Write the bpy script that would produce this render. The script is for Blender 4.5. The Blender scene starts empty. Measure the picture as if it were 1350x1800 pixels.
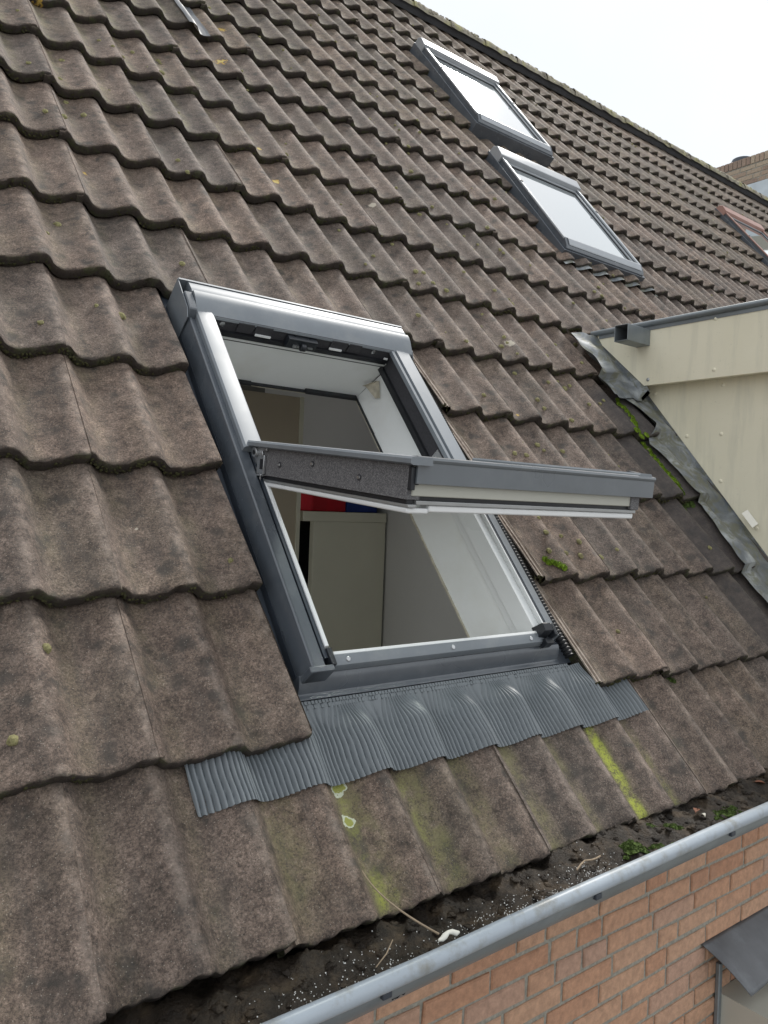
import bpy, math, random
from mathutils import Vector, Matrix
from math import sin, cos, pi, radians, sqrt, atan2
random.seed(7)
sc = bpy.context.scene
col = sc.collection

# ------------------------------------------------------------------ camera, sky, sun, exposure
Z0 = 5.2                                   # height of the eave above the ground
PITCH = radians(50.5)
CP, SP = cos(PITCH), sin(PITCH)
def RW(u, v, w):                            # roof coordinates (along eave, up the slope, out of the slope) -> world
    return Vector((u, v*CP - w*SP, v*SP + w*CP + Z0))

cam_d = bpy.data.cameras.new('camera'); cam = bpy.data.objects.new('camera', cam_d); col.objects.link(cam)
Rc = [(0.79229783, -0.35865536, 0.49358938), (0.02455231, -0.78958762, -0.61314645), (0.60964033, 0.49791337, -0.61678274)]
def dirw(d): return Vector((d[0], d[1]*CP - d[2]*SP, d[1]*SP + d[2]*CP))
ax, ay, az = dirw(Rc[0]), -dirw(Rc[1]), -dirw(Rc[2])
M = Matrix((ax, ay, az)).transposed().to_4x4()
M.translation = RW(-0.64069759, -0.11534139, 1.22988294)
cam.matrix_world = M
cam_d.sensor_fit = 'HORIZONTAL'; cam_d.sensor_width = 36.0; cam_d.lens = 1357.127/1350*36
cam_d.clip_start = 0.02; cam_d.clip_end = 500
sc.camera = cam

SUN_EL, SUN_AZ = radians(52), radians(62)     # azimuth measured from +Y towards +X
world = bpy.data.worlds.new('World'); sc.world = world; world.use_nodes = True
nt = world.node_tree; nt.nodes.clear()
def N(t, typ, **kw):
    n = t.nodes.new(typ)
    for k, v in kw.items():
        if k == 'inp':
            for a, b in v.items(): n.inputs[a].default_value = b
        else: setattr(n, k, v)
    return n
sky = N(nt, 'ShaderNodeTexSky', sky_type='NISHITA', sun_disc=False, sun_elevation=SUN_EL, sun_rotation=SUN_AZ)
tc = N(nt, 'ShaderNodeTexCoord')
ns = N(nt, 'ShaderNodeTexNoise', inp={'Scale': 2.2, 'Detail': 5.0, 'Roughness': .5})
rmp = N(nt, 'ShaderNodeValToRGB')
rmp.color_ramp.elements[0].position = .36; rmp.color_ramp.elements[0].color = (.78, .78, .78, 1)
rmp.color_ramp.elements[1].position = .62; rmp.color_ramp.elements[1].color = (1, 1, 1, 1)
mx = N(nt, 'ShaderNodeMixRGB'); mx.inputs[2].default_value = (7.75, 8.0, 8.2, 1)
bg = N(nt, 'ShaderNodeBackground', inp={'Strength': .1}); wo = N(nt, 'ShaderNodeOutputWorld')
nt.links.new(tc.outputs['Generated'], ns.inputs['Vector']); nt.links.new(ns.outputs['Fac'], rmp.inputs[0])
nt.links.new(rmp.outputs[0], mx.inputs[0]); nt.links.new(sky.outputs[0], mx.inputs[1])
nt.links.new(mx.outputs[0], bg.inputs[0]); nt.links.new(bg.outputs[0], wo.inputs[0])
sl = bpy.data.lights.new('sun', 'SUN'); sl.energy = 2.0; sl.angle = radians(12); sl.color = (1, .96, .9)
so = bpy.data.objects.new('sun', sl); col.objects.link(so)
sd = Vector((sin(SUN_AZ)*cos(SUN_EL), cos(SUN_AZ)*cos(SUN_EL), sin(SUN_EL)))
so.rotation_euler = sd.to_track_quat('Z', 'Y').to_euler(); so.location = (0, 0, 20)
sc.view_settings.view_transform = 'Standard'; sc.view_settings.look = 'None'
sc.view_settings.gamma = 1; sc.view_settings.exposure = 0.42

# ------------------------------------------------------------------ helpers
def link(o): col.objects.link(o); return o
def tag(o, label=None, cat=None, group=None, kind=None):
    if label: o['label'] = label
    if cat: o['category'] = cat
    if group: o['group'] = group
    if kind: o['kind'] = kind
    return o
def empty(name, loc, parent=None):
    o = bpy.data.objects.new(name, None); link(o); o.empty_display_size = .1
    if parent is not None:
        o.parent = parent; o.location = Vector(loc) - wloc(parent)
    else: o.location = loc
    return o
def wloc(o):
    p = Vector((0, 0, 0))
    while o is not None: p += Vector(o.location); o = o.parent
    return p
class MB:
    def __init__(s): s.v = []; s.f = []; s.m = []; s.attr = {}
    def quad(s, a, b, c, d, m=0):
        n = len(s.v); s.v += [Vector(a), Vector(b), Vector(c), Vector(d)]; s.f.append((n, n+1, n+2, n+3)); s.m.append(m)
    def poly(s, pts, m=0):
        n = len(s.v); s.v += [Vector(p) for p in pts]; s.f.append(tuple(range(n, n+len(pts)))); s.m.append(m)
    def hexa(s, P, m=0):          # P: 8 points, bottom loop 0-3, top loop 4-7
        n = len(s.v); s.v += [Vector(p) for p in P]
        for f in ((3, 2, 1, 0), (4, 5, 6, 7), (0, 1, 5, 4), (1, 2, 6, 5), (2, 3, 7, 6), (3, 0, 4, 7)):
            s.f.append(tuple(n+i for i in f)); s.m.append(m)
    def box(s, lo, hi, T=None, m=0):
        T = T or (lambda x, y, z: Vector((x, y, z)))
        x0, y0, z0 = lo; x1, y1, z1 = hi
        s.hexa([T(*p) for p in ((x0, y0, z0), (x1, y0, z0), (x1, y1, z0), (x0, y1, z0), (x0, y0, z1), (x1, y0, z1), (x1, y1, z1), (x0, y1, z1))], m)
    def grid(s, pts, m=0, close=False):      # pts[row][col]
        n = len(s.v); R = len(pts); Cn = len(pts[0])
        for r in pts: s.v += [Vector(p) for p in r]
        for i in range(R-1):
            for j in range(Cn-1 if not close else Cn):
                j2 = (j+1) % Cn
                s.f.append((n+i*Cn+j, n+i*Cn+j2, n+(i+1)*Cn+j2, n+(i+1)*Cn+j)); s.m.append(m)
        return n
    def tube(s, path, rad, seg=12, m=0, caps=True):
        path = [Vector(p) for p in path]
        rings = []
        up = None
        for i, p in enumerate(path):
            d = (path[min(i+1, len(path)-1)] - path[max(i-1, 0)]).normalized()
            if up is None:
                up = Vector((0, 0, 1)) if abs(d.z) < .9 else Vector((0, 1, 0))
            a = d.cross(up).normalized(); b = a.cross(d).normalized(); up = b
            r = rad[i] if isinstance(rad, (list, tuple)) else rad
            rings.append([p + a*r*cos(2*pi*k/seg) + b*r*sin(2*pi*k/seg) for k in range(seg)])
        n = s.grid(rings, m, close=True)
        if caps:
            s.f.append(tuple(n+k for k in range(seg-1, -1, -1))); s.m.append(m)
            s.f.append(tuple(n+(len(path)-1)*seg+k for k in range(seg))); s.m.append(m)
    def sweep(s, prof, u0, u1, T, m=0, caps=True, sub=1):     # prof: closed list of (v,w), swept along u
        pts = []
        for i in range(sub+1):
            u = u0 + (u1-u0)*i/sub
            pts.append([T(u, a, b) for a, b in prof])
        n = s.grid(pts, m, close=True); k = len(prof)
        if caps:
            s.f.append(tuple(n+i for i in range(k-1, -1, -1))); s.m.append(m)
            s.f.append(tuple(n+sub*k+i for i in range(k))); s.m.append(m)
    def islands(s):
        par = list(range(len(s.v)))
        def find(i):
            while par[i] != i: par[i] = par[par[i]]; i = par[i]
            return i
        for f in s.f:
            for k in f[1:]: par[find(k)] = find(f[0])
        gr = {}
        for fi, f in enumerate(s.f): gr.setdefault(find(f[0]), []).append(fi)
        out = []
        for fs in gr.values():
            m_ = MB(); mp = {}
            for fi in fs:
                idx = []
                for k in s.f[fi]:
                    if k not in mp: mp[k] = len(m_.v); m_.v.append(s.v[k])
                    idx.append(mp[k])
                m_.f.append(tuple(idx)); m_.m.append(s.m[fi])
            out.append(m_)
        return out
    def build(s, name, mats, parent=None, smooth=None, bevel=None, loc=None, noflip=False, split=True):
        if split and parent is not None and not s.attr and 24 <= len(s.v) <= 400 or (split and parent is not None and not s.attr and 16 <= len(s.v) <= 400):
            isl = s.islands()
            if 1 < len(isl) <= 12: return [q.build(name, mats, parent, smooth, bevel, loc, noflip, False) for q in isl][0]
        if not isinstance(mats, (list, tuple)): mats = [mats]
        me = bpy.data.meshes.new(name)
        base = wloc(parent) if parent is not None else (Vector(loc) if loc is not None else Vector((0, 0, 0)))
        if loc is not None: base = Vector(loc)
        me.from_pydata([tuple(p-base) for p in s.v], [], s.f)
        for mt in mats: me.materials.append(mt)
        me.polygons.foreach_set('material_index', s.m)
        for an, vals in s.attr.items():
            if len(vals) and isinstance(vals[0], (tuple, list)):
                at = me.attributes.new(an, 'FLOAT_VECTOR', 'POINT'); at.data.foreach_set('vector', [c for q in vals for c in q])
            else:
                at = me.attributes.new(an, 'FLOAT', 'POINT'); at.data.foreach_set('value', vals)
        me.update()
        o = bpy.data.objects.new(name, me); link(o)
        if parent is not None: o.parent = parent; o.location = base - wloc(parent)
        else: o.location = base
        if not noflip and not s.attr:
            import bmesh
            bm = bmesh.new(); bm.from_mesh(me)
            bmesh.ops.remove_doubles(bm, verts=bm.verts, dist=1e-6)
            bmesh.ops.recalc_face_normals(bm, faces=bm.faces); bm.to_mesh(me); bm.free()
        if smooth is not None:
            me.shade_smooth()
            try: me.set_sharp_from_angle(angle=radians(smooth))
            except Exception: pass
        if bevel:
            b = o.modifiers.new('bevel', 'BEVEL'); b.width = bevel; b.segments = 2; b.limit_method = 'ANGLE'; b.angle_limit = radians(35)
            me.shade_smooth()
            try: me.set_sharp_from_angle(angle=radians(50))
            except Exception: pass
        return o

# ------------------------------------------------------------------ materials
def mat(name):
    m = bpy.data.materials.new(name); m.use_nodes = True; t = m.node_tree; t.nodes.clear()
    b = N(t, 'ShaderNodeBsdfPrincipled'); o = N(t, 'ShaderNodeOutputMaterial'); t.links.new(b.outputs[0], o.inputs[0])
    return m, t, b
def ramp(t, fac, stops, interp='LINEAR'):
    r = N(t, 'ShaderNodeValToRGB'); cr = r.color_ramp; cr.interpolation = interp
    while len(cr.elements) > 1: cr.elements.remove(cr.elements[-1])
    cr.elements[0].position = stops[0][0]; c = stops[0][1]; cr.elements[0].color = (c, c, c, 1) if not isinstance(c, tuple) else (*c, 1)
    for p, c in stops[1:]:
        e = cr.elements.new(p); e.color = (c, c, c, 1) if not isinstance(c, tuple) else (*c, 1)
    t.links.new(fac, r.inputs[0]); return r.outputs[0]
def noise(t, vec, scale, detail=4, rough=.5, dist=0.0):
    n = N(t, 'ShaderNodeTexNoise', inp={'Scale': scale, 'Detail': detail, 'Roughness': rough, 'Distortion': dist})
    if vec is not None: t.links.new(vec, n.inputs['Vector'])
    return n.outputs['Fac']
def mix(t, fac, a, b, mode='MIX'):
    m = N(t, 'ShaderNodeMixRGB', blend_type=mode)
    for i, x in ((0, fac), (1, a), (2, b)):
        if isinstance(x, (int, float)): m.inputs[i].default_value = x if i == 0 else (x, x, x, 1)
        elif isinstance(x, tuple): m.inputs[i].default_value = (*x, 1)
        else: t.links.new(x, m.inputs[i])
    return m.outputs[0]
def mth(t, op, a, b=0.0, c=None, clamp=False):
    m = N(t, 'ShaderNodeMath', operation=op, use_clamp=clamp)
    for i, x in enumerate((a, b) if c is None else (a, b, c)):
        if isinstance(x, (int, float)): m.inputs[i].default_value = x
        else: t.links.new(x, m.inputs[i])
    return m.outputs[0]
def pos(t): return N(t, 'ShaderNodeNewGeometry').outputs['Position']
def objc(t): return N(t, 'ShaderNodeTexCoord').outputs['Object']
def attr(t, n): return N(t, 'ShaderNodeAttribute', attribute_name=n)
def bump(t, b, h, strength=.5, dist=.002):
    bp = N(t, 'ShaderNodeBump', inp={'Strength': strength, 'Distance': dist}); t.links.new(h, bp.inputs['Height']); t.links.new(bp.outputs[0], b.inputs['Normal']); return bp
def simple(name, c, rough=.5, metal=0.0, var=.12, nscale=30, bumps=.0, bdist=.001, spec=None, dirt=None):
    m, t, b = mat(name); p = objc(t)
    n = noise(t, p, nscale, 5, .6)
    k = ramp(t, n, [(.3, 1-var), (.7, 1+var*.6)])
    cc = mix(t, 1.0, c, k, 'MULTIPLY')
    if dirt:
        d = ramp(t, noise(t, p, dirt[1], 6, .65), [(.5, 0.0), (.72, dirt[2])])
        cc = mix(t, d, cc, dirt[0])
    t.links.new(cc, b.inputs['Base Color'])
    t.links.new(ramp(t, noise(t, p, nscale*.7, 3), [(.3, max(0, rough-.06)), (.7, min(1, rough+.08))]), b.inputs['Roughness'])
    b.inputs['Metallic'].default_value = metal
    if spec is not None: b.inputs['Specular IOR Level'].default_value = spec
    if bumps: bump(t, b, noise(t, p, nscale*3, 4, .7), bumps, bdist)
    return m

LICHEN = []      # (u, v, radius, kind)  kind 0 orange-yellow, 1 pale green-white ring, 2 pale beige
def tile_material():
    m, t, b = mat('concrete_roof_tile')
    ruv = attr(t, 'ruv').outputs['Vector']; rnd = attr(t, 'rnd').outputs['Fac']
    edge = attr(t, 'edge').outputs['Fac']; alg = attr(t, 'algae').outputs['Fac']; darker = attr(t, 'darker').outputs['Fac']; cr = attr(t, 'crest').outputs['Fac']; fresh = attr(t, 'fresh').outputs['Fac']
    ofs = N(t, 'ShaderNodeVectorMath', operation='MULTIPLY_ADD'); t.links.new(rnd, ofs.inputs[0]); ofs.inputs[1].default_value = (7, 3, 5); t.links.new(ruv, ofs.inputs[2])
    p = ofs.outputs[0]
    big = noise(t, p, 5, 5, .6); med = noise(t, p, 24, 8, .74); m2 = noise(t, p, 70, 6, .75, .6); fine = noise(t, p, 230, 5, .85); vfine = noise(t, p, 620, 2, .7)
    base = ramp(t, mth(t, 'ADD', mth(t, 'MULTIPLY', med, .55), mth(t, 'MULTIPLY', m2, .45)), [(.37, (.054, .044, .037)), (.45, (.120, .096, .082)), (.53, (.184, .149, .127)), (.60, (.242, .200, .173)), (.69, (.37, .315, .272))])
    base = mix(t, 1.0, base, ramp(t, big, [(.3, (.80, .80, .78)), (.7, (1.16, 1.13, 1.12))]), 'MULTIPLY')
    base = mix(t, 1.0, base, ramp(t, fine, [(.36, .30), (.5, .98), (.64, 1.75)]), 'MULTIPLY')
    base = mix(t, ramp(t, noise(t, p, 3.2, 4, .6), [(.52, 0.0), (.7, .35)]), base, mix(t, 1.0, base, (.94, 1.0, .80), 'MULTIPLY'))
    base = mix(t, 1.0, base, ramp(t, rnd, [(0, (.80, .78, .77)), (.5, (.96, .905, .865)), (1, (1.16, 1.04, .95))]), 'MULTIPLY')
    # dark algae blotches
    vo = N(t, 'ShaderNodeTexVoronoi', inp={'Scale': 17.0, 'Randomness': 1.0}); 
    wv = N(t, 'ShaderNodeVectorMath', operation='MULTIPLY_ADD'); nn = N(t, 'ShaderNodeTexNoise', inp={'Scale': 30.0, 'Detail': 3.0}); t.links.new(p, nn.inputs['Vector'])
    t.links.new(nn.outputs['Color'], wv.inputs[0]); wv.inputs[1].default_value = (.06, .06, .06); t.links.new(p, wv.inputs[2]); t.links.new(wv.outputs[0], vo.inputs['Vector'])
    sp = ramp(t, vo.outputs['Distance'], [(.14, .88), (.40, 0.0)])
    gate = ramp(t, noise(t, p, 8, 3), [(.41, 0.0), (.50, 1.0)])
    base = mix(t, mth(t, 'MULTIPLY', mth(t, 'MULTIPLY', sp, gate), .9), base, (.052, .046, .040))
    streak = N(t, 'ShaderNodeMapping', inp={'Scale': (40, 7, 1)}); t.links.new(p, streak.inputs[0])
    st = ramp(t, noise(t, streak.outputs[0], 1, 4, .6), [(.47, 0.0), (.7, .42)])
    base = mix(t, st, base, (.085, .073, .064))
    # worn light ridge of the crest
    base = mix(t, mth(t, 'MULTIPLY', cr, ramp(t, med, [(.42, 0.0), (.66, .65)])), base, (.38, .31, .26))
    # pale grit
    vg = N(t, 'ShaderNodeTexVoronoi', inp={'Scale': 170.0}); t.links.new(p, vg.inputs['Vector'])
    base = mix(t, ramp(t, vg.outputs['Distance'], [(.10, .5), (.17, 0.0)]), base, mix(t, ramp(t, vg.outputs['Color'], [(.25, 0.0), (.3, 1.0)]), base, (.52, .47, .40)))
    # algae in the pans and below the flashing
    an = mth(t, 'MULTIPLY', alg, ramp(t, mth(t, 'ADD', mth(t, 'MULTIPLY', med, .5), mth(t, 'MULTIPLY', fine, .5)), [(.40, .05), (.55, 1.25)]), clamp=True)
    an = mth(t, 'MULTIPLY', an, ramp(t, noise(t, p, 16, 5, .7), [(.40, .22), (.56, 1.05)]), clamp=True)
    acol = mix(t, ramp(t, alg, [(.55, 0.0), (1.0, 1.0)]), (.20, .19, .075), (.42, .46, .07))
    base = mix(t, an, base, acol)
    base = mix(t, mth(t, 'MULTIPLY', darker, .82), base, mix(t, ramp(t, med, [(.4, 0.0), (.7, 1.0)]), (.045, .041, .042), (.078, .069, .065)))
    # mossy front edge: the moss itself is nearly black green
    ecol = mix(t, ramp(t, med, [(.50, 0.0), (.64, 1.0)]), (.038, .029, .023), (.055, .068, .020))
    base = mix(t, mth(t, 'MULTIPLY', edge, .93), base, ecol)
    base = mix(t, fresh, base, mix(t, ramp(t, med, [(.35, 0.0), (.65, 1.0)]), (.26, .20, .16), (.56, .48, .41)))
    # lichens at the places the roof has them
    sep = N(t, 'ShaderNodeVectorMath', operation='MULTIPLY'); t.links.new(ruv, sep.inputs[0]); sep.inputs[1].default_value = (1, 1, 0)
    wob = N(t, 'ShaderNodeTexNoise', inp={'Scale': 75.0, 'Detail': 3.0}); t.links.new(ruv, wob.inputs['Vector'])
    for (lu, lv, lr, kind) in LICHEN:
        d = N(t, 'ShaderNodeVectorMath', operation='DISTANCE'); t.links.new(sep.outputs[0], d.inputs[0]); d.inputs[1].default_value = (lu, lv, 0)
        q = mth(t, 'ADD', mth(t, 'DIVIDE', d.outputs['Value'], lr), mth(t, 'MULTIPLY', mth(t, 'SUBTRACT', wob.outputs['Fac'], .5), 3.2 if kind == 0 else 1.6))
        if kind == 0: base = mix(t, ramp(t, q, [(.45, .9), (.9, 0.0)]), base, mix(t, ramp(t, q, [(.1, 0.0), (.5, 1.0)]), (.60, .50, .16), (.62, .38, .05)))
        elif kind == 1:
            base = mix(t, ramp(t, q, [(.75, .85), (.95, 0.0)]), base, (.36, .38, .09))
            base = mix(t, ramp(t, q, [(.68, 0.0), (.8, .9), (1.0, .9), (1.08, 0.0)]), base, (.62, .66, .52))
        else: base = mix(t, ramp(t, q, [(.7, .85), (.95, 0.0)]), base, (.50, .45, .36))
    t.links.new(base, b.inputs['Base Color'])
    t.links.new(ramp(t, fine, [(.3, .66), (.7, .9)]), b.inputs['Roughness']); b.inputs['Specular IOR Level'].default_value = .5
    h = mth(t, 'ADD', mth(t, 'MULTIPLY', fine, .55), mth(t, 'ADD', mth(t, 'MULTIPLY', vfine, .3), mth(t, 'MULTIPLY', med, .9)))
    h = mth(t, 'ADD', h, mth(t, 'MULTIPLY', mth(t, 'MULTIPLY', edge, noise(t, p, 120, 4, .8)), 2.5))
    bump(t, b, h, .85, .0040)
    return m

MET = simple('dark_grey_coated_aluminium', (.135, .152, .168), .30, 0.0, .08, 9, .04, .0004, spec=.9, dirt=((.22, .235, .24), 14, .3))
METL = simple('grey_coated_aluminium_cover', (.195, .217, .24), .44, 0.15, .08, 7, .04, .0004, spec=.9, dirt=((.32, .33, .33), 12, .35))
METD = simple('deep_grey_flashing_sheet', (.040, .050, .066), .42, 0.0, .08, 12, .03, .0004, spec=.6)
APR = simple('pleated_flashing_apron', (.165, .185, .20), .46, 0.0, .1, 14, .05, .0005, spec=.8, dirt=((.22, .24, .25), 9, .35))
METM = simple('slate_and_shade_grey_aluminium', (.082, .095, .112), .27, 0.0, .10, 9, .04, .0004, spec=.9, dirt=((.16, .17, .18), 16, .35))  # darker copy of the grey coating, flank shade put into its colour
METS = simple('silvery_grey_cover', (.40, .42, .44), .38, 0.3, .06, 9)
SPECK = None
def speck():
    m, t, b = mat('speckled_grey_insulation_foam'); p = objc(t)
    vo = N(t, 'ShaderNodeTexVoronoi', inp={'Scale': 560.0}); t.links.new(p, vo.inputs['Vector'])
    c = ramp(t, vo.outputs['Color'], [(.2, (.085, .083, .088)), (.6, (.15, .147, .15)), (.9, (.235, .23, .235))])
    t.links.new(c, b.inputs['Base Color']); b.inputs['Roughness'].default_value = .75
    bump(t, b, vo.outputs['Distance'], .4, .0008); return m
SPECK = speck()
SPECKD = simple('dark_grey_foam', (.045, .044, .05), .7, 0, .25, 200, .2, .0005)
BLACK = simple('black_rubber', (.012, .013, .016), .45, 0, .2, 40)
BLACKP = simple('black_plastic_bracket', (.02, .023, .028), .32, 0, .1, 40)
WHITE = simple('white_painted_lining', (.90, .91, .90), .5, 0, .03, 3, .02, .0005, dirt=((.62, .58, .48), 3.5, .25))
WHITEF = simple('white_lacquered_frame', (.82, .83, .83), .32, 0, .02, 8)
PLASTER = simple('raw_plasterboard_edge', (.55, .50, .40), .9, 0, .25, 60, .3, .001)
STEEL = simple('bright_steel_fitting', (.55, .56, .57), .28, .9, .15, 60)
ALU = simple('aluminium_spacer_profile', (.42, .43, .43), .35, .6, .08, 20)
def glass(name='window_glass'):
    m, t, b = mat(name)
    g = N(t, 'ShaderNodeBsdfGlossy', inp={'Roughness': .01}); tr = N(t, 'ShaderNodeBsdfTransparent', inp={'Color': (.93, .97, .95, 1)}); fr = N(t, 'ShaderNodeFresnel', inp={'IOR': 1.5}); ms = N(t, 'ShaderNodeMixShader')
    o = [n for n in t.nodes if n.type == 'OUTPUT_MATERIAL'][0]
    t.links.new(fr.outputs[0], ms.inputs[0]); t.links.new(tr.outputs[0], ms.inputs[1]); t.links.new(g.outputs[0], ms.inputs[2]); t.links.new(ms.outputs[0], o.inputs[0]); return m
GLASS = glass()
def coated_pane():
    m, t, b = mat('sky_reflecting_double_glazing'); p = objc(t)
    g = N(t, 'ShaderNodeBsdfGlossy', inp={'Roughness': .03, 'Color': (.93, .96, .96, 1)}); tr = N(t, 'ShaderNodeBsdfTransparent', inp={'Color': (.78, .86, .84, 1)})
    fr = N(t, 'ShaderNodeFresnel', inp={'IOR': 2.1}); ms = N(t, 'ShaderNodeMixShader')
    o = [n for n in t.nodes if n.type == 'OUTPUT_MATERIAL'][0]
    t.links.new(mth(t, 'ADD', mth(t, 'MULTIPLY', fr.outputs[0], 1.2), .38, clamp=True), ms.inputs[0]); t.links.new(tr.outputs[0], ms.inputs[1]); t.links.new(g.outputs[0], ms.inputs[2]); t.links.new(ms.outputs[0], o.inputs[0])
    return m
PANE = coated_pane()
BLIND = simple('pale_roller_blind', (.72, .75, .75), .8, 0, .05, 3)
GUT = simple('pale_blue_grey_gutter_coating', (.38, .43, .48), .36, 0, .08, 10, .06, .0006, spec=.7, dirt=((.20, .19, .15), 22, .75))
ZINC = simple('weathered_zinc', (.26, .29, .31), .38, .45, .2, 14, .1, .001, dirt=((.13, .14, .13), 7, .6))
def lead():
    m, t, b = mat('weathered_lead_sheet'); p = pos(t)
    mp = N(t, 'ShaderNodeMapping', inp={'Scale': (1, 1, 1)}); t.links.new(p, mp.inputs[0])
    n1 = noise(t, mp.outputs[0], 7, 7, .62, .6); n2 = noise(t, p, 30, 6, .7); n3 = noise(t, p, 14, 3, .6, 1.5)
    c = ramp(t, n1, [(.32, (.10, .115, .13)), (.48, (.185, .20, .215)), (.60, (.33, .35, .36)), (.72, (.50, .52, .53))])
    c = mix(t, ramp(t, n3, [(.46, 0.0), (.60, .75)]), c, (.155, .155, .105))
    c = mix(t, ramp(t, n2, [(.6, 0.0), (.75, .5)]), c, (.55, .57, .58))
    t.links.new(c, b.inputs['Base Color']); b.inputs['Metallic'].default_value = .15
    t.links.new(ramp(t, n2, [(.3, .34), (.7, .62)]), b.inputs['Roughness'])
    bump(t, b, mth(t, 'ADD', n1, mth(t, 'MULTIPLY', n2, .2)), .5, .012); return m
LEAD = lead()
LEADD = simple('dark_grey_lead', (.15, .155, .165), .5, .25, .25, 9, .2, .003, dirt=((.30, .33, .35), 6, .5))
def cream():
    m, t, b = mat('cream_cladding_sheet'); p = pos(t)
    c = mix(t, ramp(t, noise(t, p, 3, 6, .6), [(.42, 0.0), (.72, .55)]), (.86, .805, .63), (.77, .715, .53))
    mp = N(t, 'ShaderNodeMapping', inp={'Scale': (9, 9, 1.2)}); t.links.new(p, mp.inputs[0])
    c = mix(t, ramp(t, noise(t, mp.outputs[0], 2.2, 5, .6), [(.5, 0.0), (.8, .5)]), c, (.55, .53, .42))
    c = mix(t, ramp(t, noise(t, p, 55, 5, .7), [(.62, 0.0), (.78, .35)]), c, (.26, .25, .16))
    t.links.new(c, b.inputs['Base Color']); b.inputs['Roughness'].default_value = .42
    bump(t, b, noise(t, p, 5, 3), .15, .004); return m
CREAM = cream()
def brick(name, cols):
    m, t, b = mat(name); rnd = attr(t, 'rnd').outputs['Fac']; p = pos(t)
    c = ramp(t, rnd, cols)
    c = mix(t, 1.0, c, ramp(t, noise(t, p, 45, 6, .7), [(.25, .70), (.7, 1.22)]), 'MULTIPLY')
    c = mix(t, ramp(t, noise(t, p, 10, 5, .6), [(.5, 0.0), (.75, .35)]), c, (.45, .28, .20))
    c = mix(t, ramp(t, noise(t, p, 300, 2), [(.66, 0.0), (.74, .5)]), c, (.56, .42, .33))
    t.links.new(c, b.inputs['Base Color']); b.inputs['Roughness'].default_value = .88
    bump(t, b, mth(t, 'ADD', noise(t, p, 90, 6, .75), mth(t, 'MULTIPLY', noise(t, p, 22, 3), 1.2)), .6, .004); return m
BRICK = brick('orange_red_brick', [(0, (.47, .25, .155)), (.35, (.53, .30, .19)), (.7, (.55, .335, .22)), (1, (.49, .31, .23))])
BRICKC = brick('aged_pale_brick', [(0, (.26, .19, .15)), (.5, (.34, .25, .19)), (1, (.42, .34, .25))])
MORT = simple('grey_mortar', (.35, .335, .285), .95, 0, .3, 90, .7, .003)
MUD = simple('wet_black_gutter_silt', (.024, .017, .011), .55, 0, .6, 40, 1.0, .006, spec=.3, dirt=((.10, .070, .042), 13, .9))
MOSSB = simple('bright_green_moss', (.24, .38, .025), .95, 0, .5, 160, .8, .004, dirt=((.10, .10, .02), 60, .7))
MOSSD = simple('dull_olive_moss', (.30, .28, .13), .95, 0, .5, 160, .8, .003, dirt=((.15, .115, .07), 60, .8))
MOSSG = simple('dark_green_moss', (.085, .135, .025), .95, 0, .5, 160, .8, .004)
RIDGE = simple('mossy_ridge_tile', (.33, .30, .24), .9, 0, .35, 14, .8, .006, dirt=((.46, .44, .20), 11, .95))
RIDGED = simple('ridge_underlay_strip', (.085, .09, .10), .7, 0, .2, 20)
REDF = simple('red_brown_window_frame', (.40, .23, .19), .45, 0, .1, 12)
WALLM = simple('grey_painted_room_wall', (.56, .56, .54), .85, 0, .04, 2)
DIMWALL = simple('dimmed_back_wall', (.20, .20, .185), .9, 0, .04, 2)  # back wall grey darkened, the dimness of the room put into its colour
CUP = simple('off_white_melamine', (.80, .79, .66), .45, 0, .03, 5)
DOORM = simple('beige_painted_door_leaf', (.56, .49, .38), .5, 0, .04, 5)
REDB = simple('red_storage_fabric', (.52, .012, .025), .8, 0, .12, 20)
BLUEB = simple('blue_storage_fabric', (.02, .05, .26), .8, 0, .12, 20)
FLOORM = simple('wooden_room_floor', (.50, .42, .32), .5, 0, .2, 6)
SOLE = simple('white_sealant_lump', (.80, .78, .70), .6, 0, .05, 30)
TWIG = simple('dry_straw_stalk', (.34, .26, .18), .8, 0, .2, 60)
LEAFR = simple('rusty_dead_leaf', (.22, .09, .05), .8, 0, .3, 60)
GLINT = simple('white_grit', (.80, .80, .78), .5, 0, .1, 60)
GROUND = simple('grey_paving', (.20, .19, .18), .9, 0, .2, 3, .3, .01)

# ------------------------------------------------------------------ tile surface model
G = .337; WV = .15; STEP = .036; AMP = .034; LAP = .055
PK = [(0, 0), (.05, -.01), (.10, -.08), (.15, -.27), (.20, -.55), (.26, -.82), (.33, -.97), (.40, -1.0), (.49, -.96), (.59, -.84), (.69, -.64), (.79, -.38), (.87, -.17), (.94, -.04), (1, 0)]
def prof(x):
    x -= math.floor(x)
    for i in range(len(PK)-1):
        if PK[i+1][0] >= x:
            x0, y0 = PK[i]; x1, y1 = PK[i+1]; q = (x-x0)/(x1-x0); return y0 + (y1-y0)*q
    return 0
def parity(k): return 1 if k in (1, 2, 3, 4) else (0 if k < 1 or k < 10 else (k % 2))
def surf(u, v, k=None):               # nominal tile surface height
    if k is None: k = max(0, math.floor(v/G))
    return -STEP*(v-k*G)/G + AMP*prof(u/WV)
HOLES = [(2.77, 3.38, 4.10, 4.92), (2.73, 3.35, 2.87, 3.62), (6.47, 7.1, 3.7, 4.72)]
UMIN, UMAX, NK = -13, 84, 18
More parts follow.
